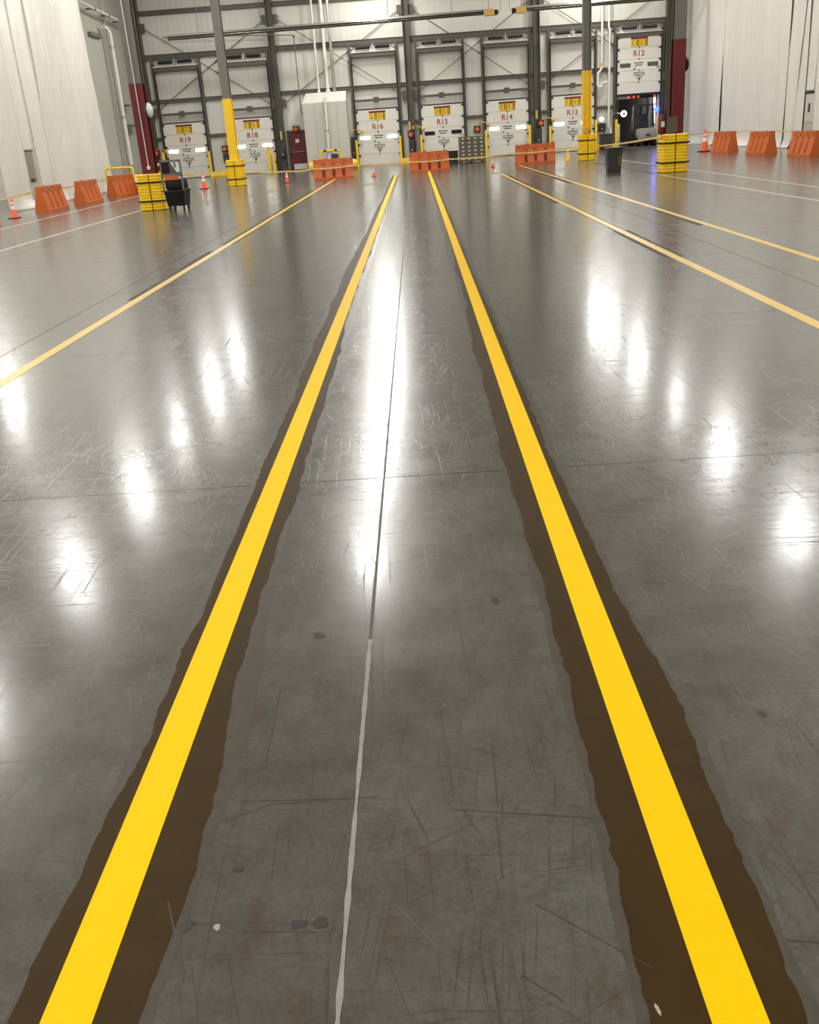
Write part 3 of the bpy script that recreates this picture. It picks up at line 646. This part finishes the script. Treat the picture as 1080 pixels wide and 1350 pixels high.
# ------------------------------------------------------------------ orange barriers
def barrier_mesh():
    st = [-.82]; G = [-.41, 0, .41]; g = .05
    secs = [(-.82, 0)]
    for q in G: secs += [(q - g - .02, 0), (q - g, 1), (q + g, 1), (q + g + .02, 0)]
    secs += [(.82, 0)]
    def prof(dp):
        i = .065 * dp
        return [(-.235, 0), (-.235, .08), (-.225 + i, .1), (-.115 + i * .6, .56), (-.105, .6), (-.10, .78), (.10, .78), (.105, .6), (.115 - i * .6, .56), (.225 - i, .1), (.235, .08), (.235, 0)]
    vs = []; fs = []; m = 12
    for x, dp in secs: vs += [(x, y, z) for y, z in prof(dp)]
    for i in range(len(secs) - 1):
        for k in range(m): fs.append((i * m + k, i * m + (k + 1) % m, (i + 1) * m + (k + 1) % m, (i + 1) * m + k))
    fs.append(tuple(range(m))); fs.append(tuple(range((len(secs) - 1) * m, len(secs) * m))[::-1])
    return MB().add(vs, fs)
bar0 = empty('water_barrier'); barrier_mesh().build('body', M['orange'], bar0)
for s in (-.62, -.21, .21, .62):
    for f in (-1, 1):
        b = MB(); b.bar((s - .07, f * .104, .765), (s + .07, f * .107, .63), .008, .05, up=(0, f, 0)); b.build('top_slot', M['slot'], bar0)
for s in (-.41, 0, .41):
    for f in (-1, 1): MB().add([(s - .045, f * .168, .1), (s + .045, f * .168, .1), (s + .045, f * .10, .42), (s - .045, f * .10, .42)], [(0, 1, 2, 3)]).build('drain_slot', M['darkslot'], bar0)
MB().lathe([(.05, .775), (.05, .80), (.0, .805)], 10, (-.35, 0, 0)).build('fill_cap', M['orange'], bar0)
BR = [(-3.4, 41.75, .06, 'orange water barrier in front of the grey cabinet, tape across it'), (.55, 42.5, .06, 'orange water barrier in the middle, in front of door R15'), (5.0, 42.75, .04, 'orange water barrier in front of the column between R14 and R13'),
      (-11.62, 26.2, PI / 2, 'orange water barrier cut by the left edge of the frame'), (-11.86, 32.4, PI / 2 - .05, 'orange water barrier by the left curtain, nearest fully seen'), (-11.68, 35.6, PI / 2 - .05, 'orange water barrier by the left curtain, second fully seen'),
      (-11.66, 39.8, PI / 2 - .25, 'orange water barrier by the left curtain, in front of the yellow railing'), (12.35, 41.0, PI / 2 + .12, 'orange water barrier by the right curtain, farthest, beside the traffic cone'), (12.55, 37.2, PI / 2 + .1, 'orange water barrier by the right curtain, middle of three'),
      (12.82, 33.7, PI / 2 + .08, 'orange water barrier by the right curtain, nearest at the frame edge'), (-10.75, 41.0, PI / 2 - .35, 'orange water barrier half hidden behind the left column guard and black cart')]
for i, (x, y, rz, l) in enumerate(BR):
    o = bar0 if i == 0 else dup(bar0)
    o.location = (x, y, 0); o.rotation_euler = (0, 0, rz); tag(o, l, 'barrier', 'orange water barriers')

# ------------------------------------------------------------------ traffic cones
def cone(x, y, h, label, body='coneorange', bands=2, base='rubber'):
    g = empty('traffic_cone', (x, y, 0), R.uniform(-.2, .2), label=label, cat='cone', group='traffic cones')
    k = h / .72; bw = .19 * k
    MB().bbox(-bw, bw, -bw, bw, 0, .035 * k, .012).build('base', M[base], g)
    rr = lambda z: (.135 - .108 * z) * k
    MB().lathe([(rr(0) + .01, .034 * k), (rr(.05), .06 * k), (rr(.97), h * .985), (rr(1.) * .7, h)], 18).build('body', M[body], g, smooth=True)
    if bands:
        for a, c_ in ((.46, .64), (.72, .82))[:bands]:
            MB().lathe([(rr(a) + .004, a * h), (rr(c_) + .004, c_ * h)], 18).build('reflective_collar', M['reflective'], g, smooth=True)
for a in [(-12.05, 29.7, .56, 'orange traffic cone at far left between two orange barriers'), (-11.95, 37.4, .46, 'orange traffic cone against the left side of the barrier by the yellow railing'), (-8.59, 40.7, .62, 'orange traffic cone right of the black cart, in front of door R19'),
          (-5.26, 41.0, .46, 'orange traffic cone in front of the dark red exit door'), (-1.74, 41.0, .36, 'small orange traffic cone in front of door R16'), (3.17, 42.1, .36, 'small orange traffic cone in front of door R14'), (12.08, 42.8, .88, 'tall orange traffic cone by the right curtain, left of the barriers')]: cone(*a)
cone(6.45, 43.3, .48, 'small all-yellow cone in front of door R13', 'safety', 0, 'safety')

# ------------------------------------------------------------------ trash bin, cart, railings
g = empty('trash_bin', (6.12, 31.6, 0), label='dark grey square trash bin standing alone left of the right column guard', cat='bin')
def taper(b, w0, d0, w1, d1, z0, z1): return b.add([(-w0, -d0, z0), (w0, -d0, z0), (w0, d0, z0), (-w0, d0, z0), (-w1, -d1, z1), (w1, -d1, z1), (w1, d1, z1), (-w1, d1, z1)], [(3, 2, 1, 0), (4, 5, 6, 7), (0, 1, 5, 4), (1, 2, 6, 5), (2, 3, 7, 6), (3, 0, 4, 7)])
taper(MB(), .19, .19, .235, .235, 0, .72).build('tub', M['dark'], g); MB().bbox(-.25, .25, -.25, .25, .70, .76, .015).build('rim', M['dark'], g)
MB().box(.1, .2, -.226, -.2, .22, .48).build('worn_sticker', M['wood'], g)

g = empty('sign_cart', (-6.72, 28.15, 0), -.1, label='black rolling cart with a grey framed board showing a 5, beside the left column guard', cat='cart')
taper(MB(), .24, .24, .28, .28, .13, .5).build('lower_tub', M['jet'], g)
MB().bbox(-.3, .3, -.3, .3, .5, .55, .015).build('tub_rim', M['rubber'], g)
MB().bbox(-.25, .27, -.25, .25, .55, .84,   .07).build('bag', M['jet'], g, smooth=True)
MB().box(-.3, -.26, -.28, -.24, .5, 1.33).box(.26, .3, -.28, -.24, .5, 1.33).box(-.3, .3, -.28, -.24, 1.29, 1.34).box(-.3, .3, -.28, -.24, .9, .98).build('board_frame', M['steel2'], g)
bd = MB().box(-.26, .26, -.262, -.245, .98, 1.29).build('board', M['steel'], g)
MB().box(-.25, -.04, -.27, -.262, 1.0, 1.28).build('black_panel', M['jet'], bd)
MB().add([(.0, -.27, 1.28), (.25, -.27, 1.28), (.25, -.27, 1.02), (.16, -.27, 1.02)], [(0, 3, 2, 1)]).build('white_sheet', M['paper'], bd)
text('sheet_digit', '5', .16, M['ink'], bd, (.13, -.275, 1.2), bold=.004)
MB().box(-.2, .18, -.285, -.25, .82, .93).build('orange_band', M['orange'], g)
MB().tube([(.29, -.26, .86), (.34, -.1, .8), (.33, 0, .62), (.3, .05, .52)], .012, 6).tube([(-.3, -.26, .55), (-.38, -.2, .52)], .015, 6).build('handle', M['black'], g)
for sx in (-1, 1):
    for sy in (-1, 1):
        w = MB().lathe([(.02, -.018), (.055, -.018), (.055, .018), (.02, .018)], 12, (sx * .2, sy * .2, .055), 'x').box(sx * .2 - .025, sx * .2 + .025, sy * .2 - .025, sy * .2 + .025, .07, .135).build('caster', M['black'], g)

def hoop(x, y, w, h, label, rz=0., black=False, low=False):
    g = empty('guard_hoop', (x, y, 0), rz, label=label, cat='guard rail', group='yellow pipe guard hoops')
    r = .12; b = MB(); pts = [(-w / 2, 0, .02), (-w / 2, 0, h - r)]
    for k in range(1, 5): a = PI - PI / 2 * k / 5; pts.append((-w / 2 + r + r * math.cos(a), 0, h - r + r * math.sin(a)))
    pts.append((-w / 2 + r, 0, h)); pts.append((w / 2 - r, 0, h))
    for k in range(1, 5): a = PI / 2 - PI / 2 * k / 5; pts.append((w / 2 - r + r * math.cos(a), 0, h - r + r * math.sin(a)))
    pts += [(w / 2, 0, h - r), (w / 2, 0, .02)]
    b.tube(pts, .05, 10); b.build('pipe', M['safety'], g, smooth=True)
    MB().tube([(-w / 2, 0, h * .5), (w / 2, 0, h * .5)], .035, 8).build('mid_rail', M['safety'], g)
    for s in (-1, 1):
        MB().box(s * w / 2 - .09, s * w / 2 + .09, -.09, .09, 0, .02).build('foot_plate', M['safety'], g)
        if black: MB().lathe([(.054, 0), (.054, .12)], 10, (s * w * .27 - .06, 0, h), 'x').build('black_band', M['rubber'], g)
    return g
hoop(-4.15, 50.0, .98, .98, 'yellow pipe guard hoop with black bands standing before the grey cabinet', .0, True)
g = empty('guard_beam', (-4.1, 51.2, 0), label='fat yellow guard beam behind the barrier at the foot of the grey cabinet', cat='guard rail')
MB().lathe([(.08, -1.32), (.2, -1.27), (.24, -1.15), (.24, 1.0), (.2, 1.13), (.08, 1.18)], 16, (0, 0, .26), 'x').build('beam', M['safety'], g, smooth=True)
for s in (-.8, .8): MB().box(s - .1, s + .1, -.2, .2, 0, .1).build('cradle', M['steel'], g)
hoop(-12.6, 43.0, 1.16, .98, 'yellow pipe railing behind the barrier at the end of the left curtain', .0)
hoop(-10.9, 43.6, 1.1, .98, 'yellow pipe railing half hidden behind the left dark red column', .0)

# ------------------------------------------------------------------ wrapped pallet load and low crate stack
g = empty('wrapped_pallet_load', (2.66, 48.3, 0), .04, label='pallet of brown labelled boxes in stretch film, in front of doors R15 and R14', cat='pallet load')
p = MB().box(-.58, .58, -.5, .5, .1, .13).box(-.58, .58, -.5, -.4, .0, .02).box(-.58, .58, .4, .5, 0, .02).build('pallet', M['wood'], g)
for x in (-.53, 0, .53):
    for y in (-.45, .45): MB().box(x - .06, x + .06, y - .05, y + .05, .02, .1).build('pallet_block', M['wood'], p)
bxm = MB().bbox(-.142, .142, -.2, .2, 0, .17, .006); n_ = 0; bx0 = None; lb0 = None
for iz in range(6):
    for ix in range(4):
        for iy in range(2):
            if bx0 is None:
                o = bx0 = bxm.build('box', M['cardboard'], g); lb0 = MB().box(-.06, .05, -.204, -.199, .05, .125).build('box_label', M['label'], o)
            else:
                o = bx0.copy(); COL.objects.link(o); o.parent = g
                if iy == 0: q = lb0.copy(); COL.objects.link(q); q.parent = o
            o.location = (-.435 + .29 * ix, -.22 + .42 * iy, .131 + .177 * iz)
MB().box(-.585, .585, -.44, .42, .11, 1.2).build('stretch_film', M['film'], g)
MB().lathe([(.05, 1.2), (.05, 1.28), (.0, 1.3)], 10, (-.38, -.3, 0)).build('tape_roll', M['tan'], g)
g = empty('crate_stack', (1.72, 49.2, 0), label='low stack of dark slotted crates on a pallet, left of the wrapped pallet load', cat='crates')
MB().box(-.3, .3, -.3, .3, .13, .3).build('lower_crate', M['black'], g); MB().box(-.32, .32, -.32, .32, .0, .12).build('pallet', M['dark'], g)
cr = MB()
for k in range(6): x = -.3 + .12 * k; cr.box(x - .02, x + .02, -.31, -.28, .31, .6)
for z in (.32, .45, .58): cr.box(-.32, .32, -.31, -.29, z - .02, z + .02)
cr.box(-.32, .32, -.28, .3, .3, .58); cr.build('slotted_crate', M['dark'], g)

# ------------------------------------------------------------------ trailer interior and forklift behind R12
t = empty('trailer', (12.0, 56.0, 0), label='dark trailer interior seen through the open door R12', cat='trailer')
MB().box(-1.3, 1.3, .0, 11, -.12, .0).build('trailer_deck', M['trailfloor'], t)
for s in (-1, 1): MB().box(*sorted((s * 1.24, s * 1.3)), 0.0, 11, 0, 2.75).build('side_wall', M['trailer'], t)
MB().box(-1.24, 1.24, 10.94, 11, 0, 2.75).build('end_wall', M['trailer'], t); MB().box(-1.3, 1.3, .0, 11, 2.76, 2.82).build('roof', M['trailer'], t)
MB().box(-1.22, 1.22, .0, .12, 2.42, 2.75).build('rear_header', M['black'], t)
for x in (-1.15, -.4, -.12, .12, .98): MB().lathe([(0, 0), (.05, 0), (.04, .05), (0, .06)], 10, (x, -.06, 2.5), 'y').build('clearance_light', M['clearance'], t)
MB().box(.94, 1.03, -.1, -.02, .55, 2.42).build('daylight_gap', M['strip'], t)  # glowing box stands in for daylight through the gap at the jamb
MB().box(.91, 1.06, -.11, -.01, 1.02, 1.08).box(.91, 1.06, -.11, -.01, 2.05, 2.1).build('gap_clip', M['rubber'], t)
MB().box(.92, 1.1, -.16, -.02, .06, .2).build('bumper_plate', M['whitepaint'], t)
for k in range(5):
    for j in range(2):
        tag(MB().bbox(10.84 + .32 * j, 11.13 + .32 * j, 57.4, 57.8, .002 + .24 * k, .235 + .24 * k, .01).build('freight_box', M['cardboard']), 'dark freight box inside the open trailer, %s stack from the left, %s' % (('first', 'second')[j], ('bottom one', 'second from the bottom', 'middle one', 'second from the top', 'topmost')[k]), 'box', 'freight boxes stacked inside the trailer')
f = empty('forklift', (12.4, 54.7, .012), .12, label='grey forklift seen from behind, half inside the open trailer door R12', cat='forklift')
MB().bbox(-.48, .48, 0, .62, .28, .9, .1).build('counterweight', M['liftgrey'], f, smooth=True)
MB().bbox(-.42, .42, .4, 1.7, .2, .62, .04).build('chassis', M['black'], f)
for sx in (-1, 1):
    MB().bar((sx * .42, .3, .85), (sx * .40, .5, 2.05), .07).bar((sx * .42, 1.6, .6), (sx * .40, 1.2, 2.05), .07).build('guard_post', M['black'], f)
    for y, r in ((.4, .24), (1.5, .3)): MB().lathe([(.1, -.1), (r, -.1), (r, .1), (.1, .1)], 18, (sx * .42, y, r), 'x').build('wheel', M['rubber'], f)
b = MB().bar((-.4, .5, 2.05), (.4, .5, 2.05), .07).bar((-.4, 1.2, 2.05), (.4, 1.2, 2.05), .07)
for k in range(7): b.bar((-.36 + .12 * k, .5, 2.06), (-.36 + .12 * k, 1.2, 2.06), .03)
b.build('overhead_guard', M['black'], f)
MB().add([(-.24, .6, .9), (.24, .6, .9), (.26, .72, 1.3), (.14, .78, 1.62), (-.14, .78, 1.62), (-.26, .72, 1.3), (-.24, .8, .9), (.24, .8, .9), (.26, .86, 1.3), (.14, .88, 1.6), (-.14, .88, 1.6), (-.26, .86, 1.3)],
         [(0, 1, 2, 5), (5, 2, 3, 4), (7, 6, 11, 8), (8, 11, 10, 9), (0, 5, 11, 6), (1, 7, 8, 2), (2, 8, 9, 3), (5, 4, 10, 11), (3, 9, 10, 4)]).bbox(-.25, .25, .75, 1.2, .88, 1.02, .03).build('seat', M['rubber'], f)
for sx in (-1, 1): MB().bar((sx * .22, 1.85, .05), (sx * .22, 1.85, 2.0), .1, .06).build('mast_rail', M['black'], f)
for sx in (-1, 1): MB().box(sx * .2 - .06, sx * .2 + .06, 1.9, 2.9, .05, .1).build('fork', M['black'], f)
MB().lathe([(0, 0), (.09, .01), (.13, .08), (.12, .16), (.06, .21), (0, .22)], 14, (.58, .28, 1.8), 'y').build('blue_spot_light', M['blue'], f, smooth=True)
MB().box(.36, .62, .42, .5, 1.74, 1.82).build('spot_bracket', M['black'], f)
MB().box(-.1, .12, -.012, .04, .5, .62).build('rear_plate', M['dark'], f)
MB().bar((.5, .1, .75), (.52, .3, 1.5), .06).build('side_bar', M['tan'], f)
tag(MB().box(10.9, 13.1, 53.2, 55.35, .001, .012).build('reflection_plate', M['steel']), 'dark plate on the floor, added for the reflection of the open door R12', 'floor reflection')  # dark plate added for the doorway's reflection in the floor

# ------------------------------------------------------------------ white plastic curtains
def sheet(x, edge0, edge1, z0, label, seed, amp=.07, z1=ZC - .02, flare=.0, sgn=1):
    q = random.Random(seed); ph = [q.uniform(0, 6) for _ in range(4)]
    ny = max(4, int((edge1(4) - edge0(4)) / .16)); nz = 46; vs = []; fs = []
    for j in range(nz + 1):
        z = z0 + (z1 - z0) * (j / nz) ** 1.3
        for i in range(ny + 1):
            u = i / ny; y = edge0(z) + (edge1(z) - edge0(z)) * u
            n = noise.noise(Vector((y * .8, z * .22, seed * 3.1))) * amp * 1.4 + noise.noise(Vector((y * 2.4 + z * .3, z * .5, seed))) * amp * .5
            f_ = math.sin(y * 2.1 + ph[0] + .25 * z) * amp * .35
            fl = sgn * flare * max(0, 1 - z / .35) ** 2 * (1 + math.sin(y * 1.7 + ph[1]) * .8)
            vs.append((x + n + f_ + fl, y, z))
    for j in range(nz):
        for i in range(ny): a = j * (ny + 1) + i; fs.append((a, a + 1, a + ny + 2, a + ny + 1))
    o = MB().add(vs, fs).build('plastic_curtain', M['sheet'], smooth=True)
    md = o.modifiers.new('thickness', 'SOLIDIFY'); md.thickness = .006
    return tag(o, label, 'curtain', 'white plastic curtain sheets')
k_ = lambda v: (lambda z: v)
XL, XRt = -13.45, 14.7
sheet(XL, k_(32.8), lambda z: 35.07 + .02 * math.sin(z), .01, 'white plastic curtain sheet at the left frame edge, before the first dark slit', 1, flare=.2)
sheet(XL - .05, lambda z: 35.12 + .02 * math.sin(z), k_(36.1), 1.88, 'narrow white curtain strip hanging above the cut-out on the left', 2, .03)
sheet(XL, k_(36.17), lambda z: 37.48 + max(0, min(1, (z - 3) / .6)) * .06, .01, 'white curtain sheet right of the cut-out on the left', 3, .05, flare=.1)
sheet(XL - .02, lambda z: 37.52, lambda z: 44.75 - z * .085, .01, 'widest wrinkled white curtain sheet on the left, ending at the grey wall', 4, .1, flare=.12)
sheet(XRt, lambda z: 49.86 + .06 * math.sin(z * .8), k_(55.35), .01, 'white curtain sheet on the right nearest the dark red column', 5, .05, flare=.25, sgn=-1)
sheet(XRt, k_(41.16), lambda z: 49.58 - .0 * z, .01, 'widest white curtain sheet on the right, behind the barriers', 6, .035, flare=.2, sgn=-1)
sheet(XRt + .03, lambda z: 40.36 - .14 * min(z, 8), lambda z: 41.14 + max(0, min(1, (z - 2.6) / .5)) * .05, .01, 'narrow white curtain sheet on the right between two thin slits', 7, .04, flare=.1, sgn=-1)
sheet(XRt + .03, k_(39.2), lambda z: 40.34 - .14 * min(z, 8), .01, 'white curtain sheet on the right between the cut-out and a thin slanting slit', 10, .03, sgn=-1)
sheet(XRt + .02, k_(38.3), k_(39.16), 2.02, 'white curtain strip above the cut-out on the right', 8, .03)
sheet(XRt, k_(30.5), k_(38.27), .01, 'white curtain sheet on the right running out of the frame', 9, .05, flare=.1, sgn=-1)
for i, (x, y, z, s, l) in enumerate([(-13.62, 35.62, .75, 1, 'grey electrical box in the cut-out of the left curtain'), (14.84, 38.74, .85, -1, 'grey electrical box with red light in the cut-out of the right curtain')]):
    g = empty('electrical_box', (x, y, z), label=l, cat='electrical box', group='grey boxes behind the curtain cut-outs')
    MB().bbox(-.1, .1, -.4, .4, .1, 1.08, .01).build('case', M['galv'] if s > 0 else M['plain'], g); MB().bbox(-.13, .12, -.43, .43, 1.09, 1.13, .005).build('top_cap', M['dark'], g)
    MB().box(-.1, .1, -.4, .4, -z, .09).build('pedestal', M['sidewall'], g)
    if s < 0: MB().box(-.13, -.1, -.1, .02, .45, .75).build('switch', M['dark'], g); MB().lathe([(0, 0), (.04, 0), (.03, .03), (0, .03)], 8, (-.14, -.03, .72), 'x').build('indicator', M['lampred'], g)
    else: MB().box(.1, .13, -.15, .15, .1, .2).build('latch', M['dark'], g)
tag(hcol(MB(), 15.25, 49.7, 0, ZC - .1, .35, .35).build('steel_column', M['black']), 'dark steel column glimpsed through the slit in the right curtain', 'column')

# ------------------------------------------------------------------ grey left wall details
g = empty('downspout_pipe', (-14.22, 50.6, 0), label='white downspout pipe on the grey wall past the left curtain', cat='pipe')
MB().tube([(-.05, -.5, 7.1), (.0, -.15, 7.05), (.05, 0, 6.85), (.05, 0, .8), (.05, 0, .25), (-.05, .25, .12)], .095, 10).build('pipe', M['whitepaint'], g, smooth=True)
for z in (6.2, 3.1, .85): MB().lathe([(.12, 0), (.12, .12)], 12, (.05, 0, z)).build('coupling', M['galv'], g)
MB().lathe([(.32, 0), (.3, .2), (.16, .5)], 12, (.05, 0, .0)).build('boot', M['whitepaint'], g)
g = empty('wall_conduit', (-14.45, 51.0, 0), label='slim grey conduit right of the white downspout', cat='conduit')
MB().tube([(0, 0, ZC - .02), (0, .05, 4), (0, .1, .6)], .04, 6).build('pipe', M['galv'], g)
g = empty('sprinkler_pipe', (-14.2, 50, 0), label='white horizontal pipe high on the grey left wall', cat='pipe')
MB().tube([(.1, -3.5, 7.75), (.1, 3.5, 7.5)], .06, 8).build('pipe', M['whitepaint'], g)
for y in (-1.5, .6, 2.6): MB().lathe([(.08, -.05), (.08, .05)], 8, (.1, y, 7.625 - .0357 * y), 'y').box(-.3, .1, y - .03, y + .03, 7.6 - .0357 * y, 7.66 - .0357 * y).build('clamp', M['steel'], g)
tag(MB().box(-14.6, -14.42, 48.5, 50.2, 6.62, 6.78).build('wall_bracket', M['steel2']), 'grey bracket bar on the left wall near the downspout', 'bracket')
for y, z, l in ((51.8, 3.6, 'upper grey pull box on the left wall behind the red column'), (52.4, 2.65, 'lower grey pull box on the left wall behind the red column')):
    g = empty('pull_box', (-14.6, y, z), label=l, cat='electrical box', group='pull boxes on the left wall')
    MB().bbox(0, .22, -.2, .2, -.22, .22, .01).build('case', M['steel2'], g); MB().box(.0, .3, .25, .9, .1, .18).build('arm', M['steel'], g)

# ------------------------------------------------------------------ caution tape strung around the area
def ctape(pts, label, h=.055, sag=.03):
    b = MB(); n = 10
    for p, q in zip(pts, pts[1:]):
        p = Vector(p); q = Vector(q); d = (q - p); s = Vector((-d.y, d.x, 0)).normalized() * .003
        for i in range(n):
            a = p + d * (i / n); c = p + d * ((i + 1) / n)
            a.z -= sag * 4 * (i / n) * (1 - i / n); c.z -= sag * 4 * ((i + 1) / n) * (1 - (i + 1) / n)
            b.add([a - s, a + s, a + s + Vector((0, 0, h)), a - s + Vector((0, 0, h)), c - s, c + s, c + s + Vector((0, 0, h)), c - s + Vector((0, 0, h))],
                  [(0, 1, 5, 4), (1, 2, 6, 5), (2, 3, 7, 6), (3, 0, 4, 7), (0, 3, 2, 1), (4, 5, 6, 7)])
    return tag(b.build('caution_tape', M['caution']), label, 'tape', 'strung caution tape')
ctape([(-12.3, 25, .52), (-12.28, 32.0, .58), (-12.26, 39.2, .6), (-12.2, 42.2, .6)], 'yellow caution tape strung along the left curtain behind the barriers')
ctape([(-10.2, 41.9, .55), (-8.59, 40.85, .55), (-7.86, 41.35, .5)], 'yellow caution tape from behind the black cart to the left yellow column')
ctape([(-7.0, 41.35, .5), (-5.3, 41.3, .4), (-4.25, 41.4, .42), (-2.55, 41.5, .45), (-.3, 42.15, .4), (1.4, 42.25, .4), (4.15, 42.45, .44), (5.85, 42.5, .47), (6.45, 43.1, .5), (6.75, 42.4, .52)], 'yellow caution tape strung in front of the three central barriers')
ctape([(7.52, 42.3, .5), (7.12, 29.6, .98)], 'yellow caution tape crossing the open door R12 to the right column guard')
ctape([(8.0, 30.0, .98), (12.3, 43.1, .72), (13.1, 40.5, .72), (13.2, 36.8, .72), (13.25, 33.4, .74), (13.3, 27.5, .74)], 'thin caution tape along the right curtain between cone and barriers', .05)

# ------------------------------------------------------------------ high bay lamps under the roof (light the hall)
def lamp_fixture():
    g = empty('high_bay_lamp')
    MB().bbox(-.32, .32, -.62, .62, 0.02, .1, .015).build('housing', M['diffuser'], g)
    for y in (-.5, .5): MB().tube([(0, y, .1), (0, y, ZC - 9.0 - .7)], .008, 5).build('hanger', M['steel'], g)
    ld = bpy.data.lights.new('lamp_light', 'AREA'); ld.shape = 'RECTANGLE'; ld.size = .58; ld.size_y = 1.2; ld.energy = LAMP_W; ld.color = (1, .985, .945)
    lo = bpy.data.objects.new('lamp_light', ld); COL.objects.link(lo); lo.parent = g; lo.location = (0, 0, 0.0)
    pd = bpy.data.lights.new('lens_light', 'POINT'); pd.energy = GLOW_W; pd.shadow_soft_size = .22; pd.color = (1, .985, .945)
    po = bpy.data.objects.new('lens_light', pd); COL.objects.link(po); po.parent = g; po.location = (0, 0, -.26)
    return g
ORD = ['nearest', 'second', 'third', 'fourth', 'fifth', 'sixth', 'seventh', 'eighth', 'ninth']
L0 = lamp_fixture(); first = True
for x, nm in ((-25.5, 'far left hall'), (-19.3, 'left hall'), (-9.9, 'left'), (-1.85, 'middle'), (9.5, 'right')):
    for k in range(9):
        y = -2.3 + 6.45 * k
        if (x < -15 and y > 43) or (-3 < x < 0 and 5 < y < 20): continue
        o = L0 if first else dup(L0); first = False
        o.location = (x, y, 9.0)
        tag(o, 'rectangular lamp under the roof in the %s row, %s from the dock doors' % (nm, ORD[8 - k]), 'ceiling lamp', 'high bay lamps, %s row' % nm)
for x, nm in ((-1.85, 'middle'), (9.2, 'right')):
    o = dup(L0); o.location = (x, 52.7, 9.0)
    tag(o, 'rectangular lamp at the end of the %s row, right against the dock wall' % nm, 'ceiling lamp', 'high bay lamps, %s row' % nm)
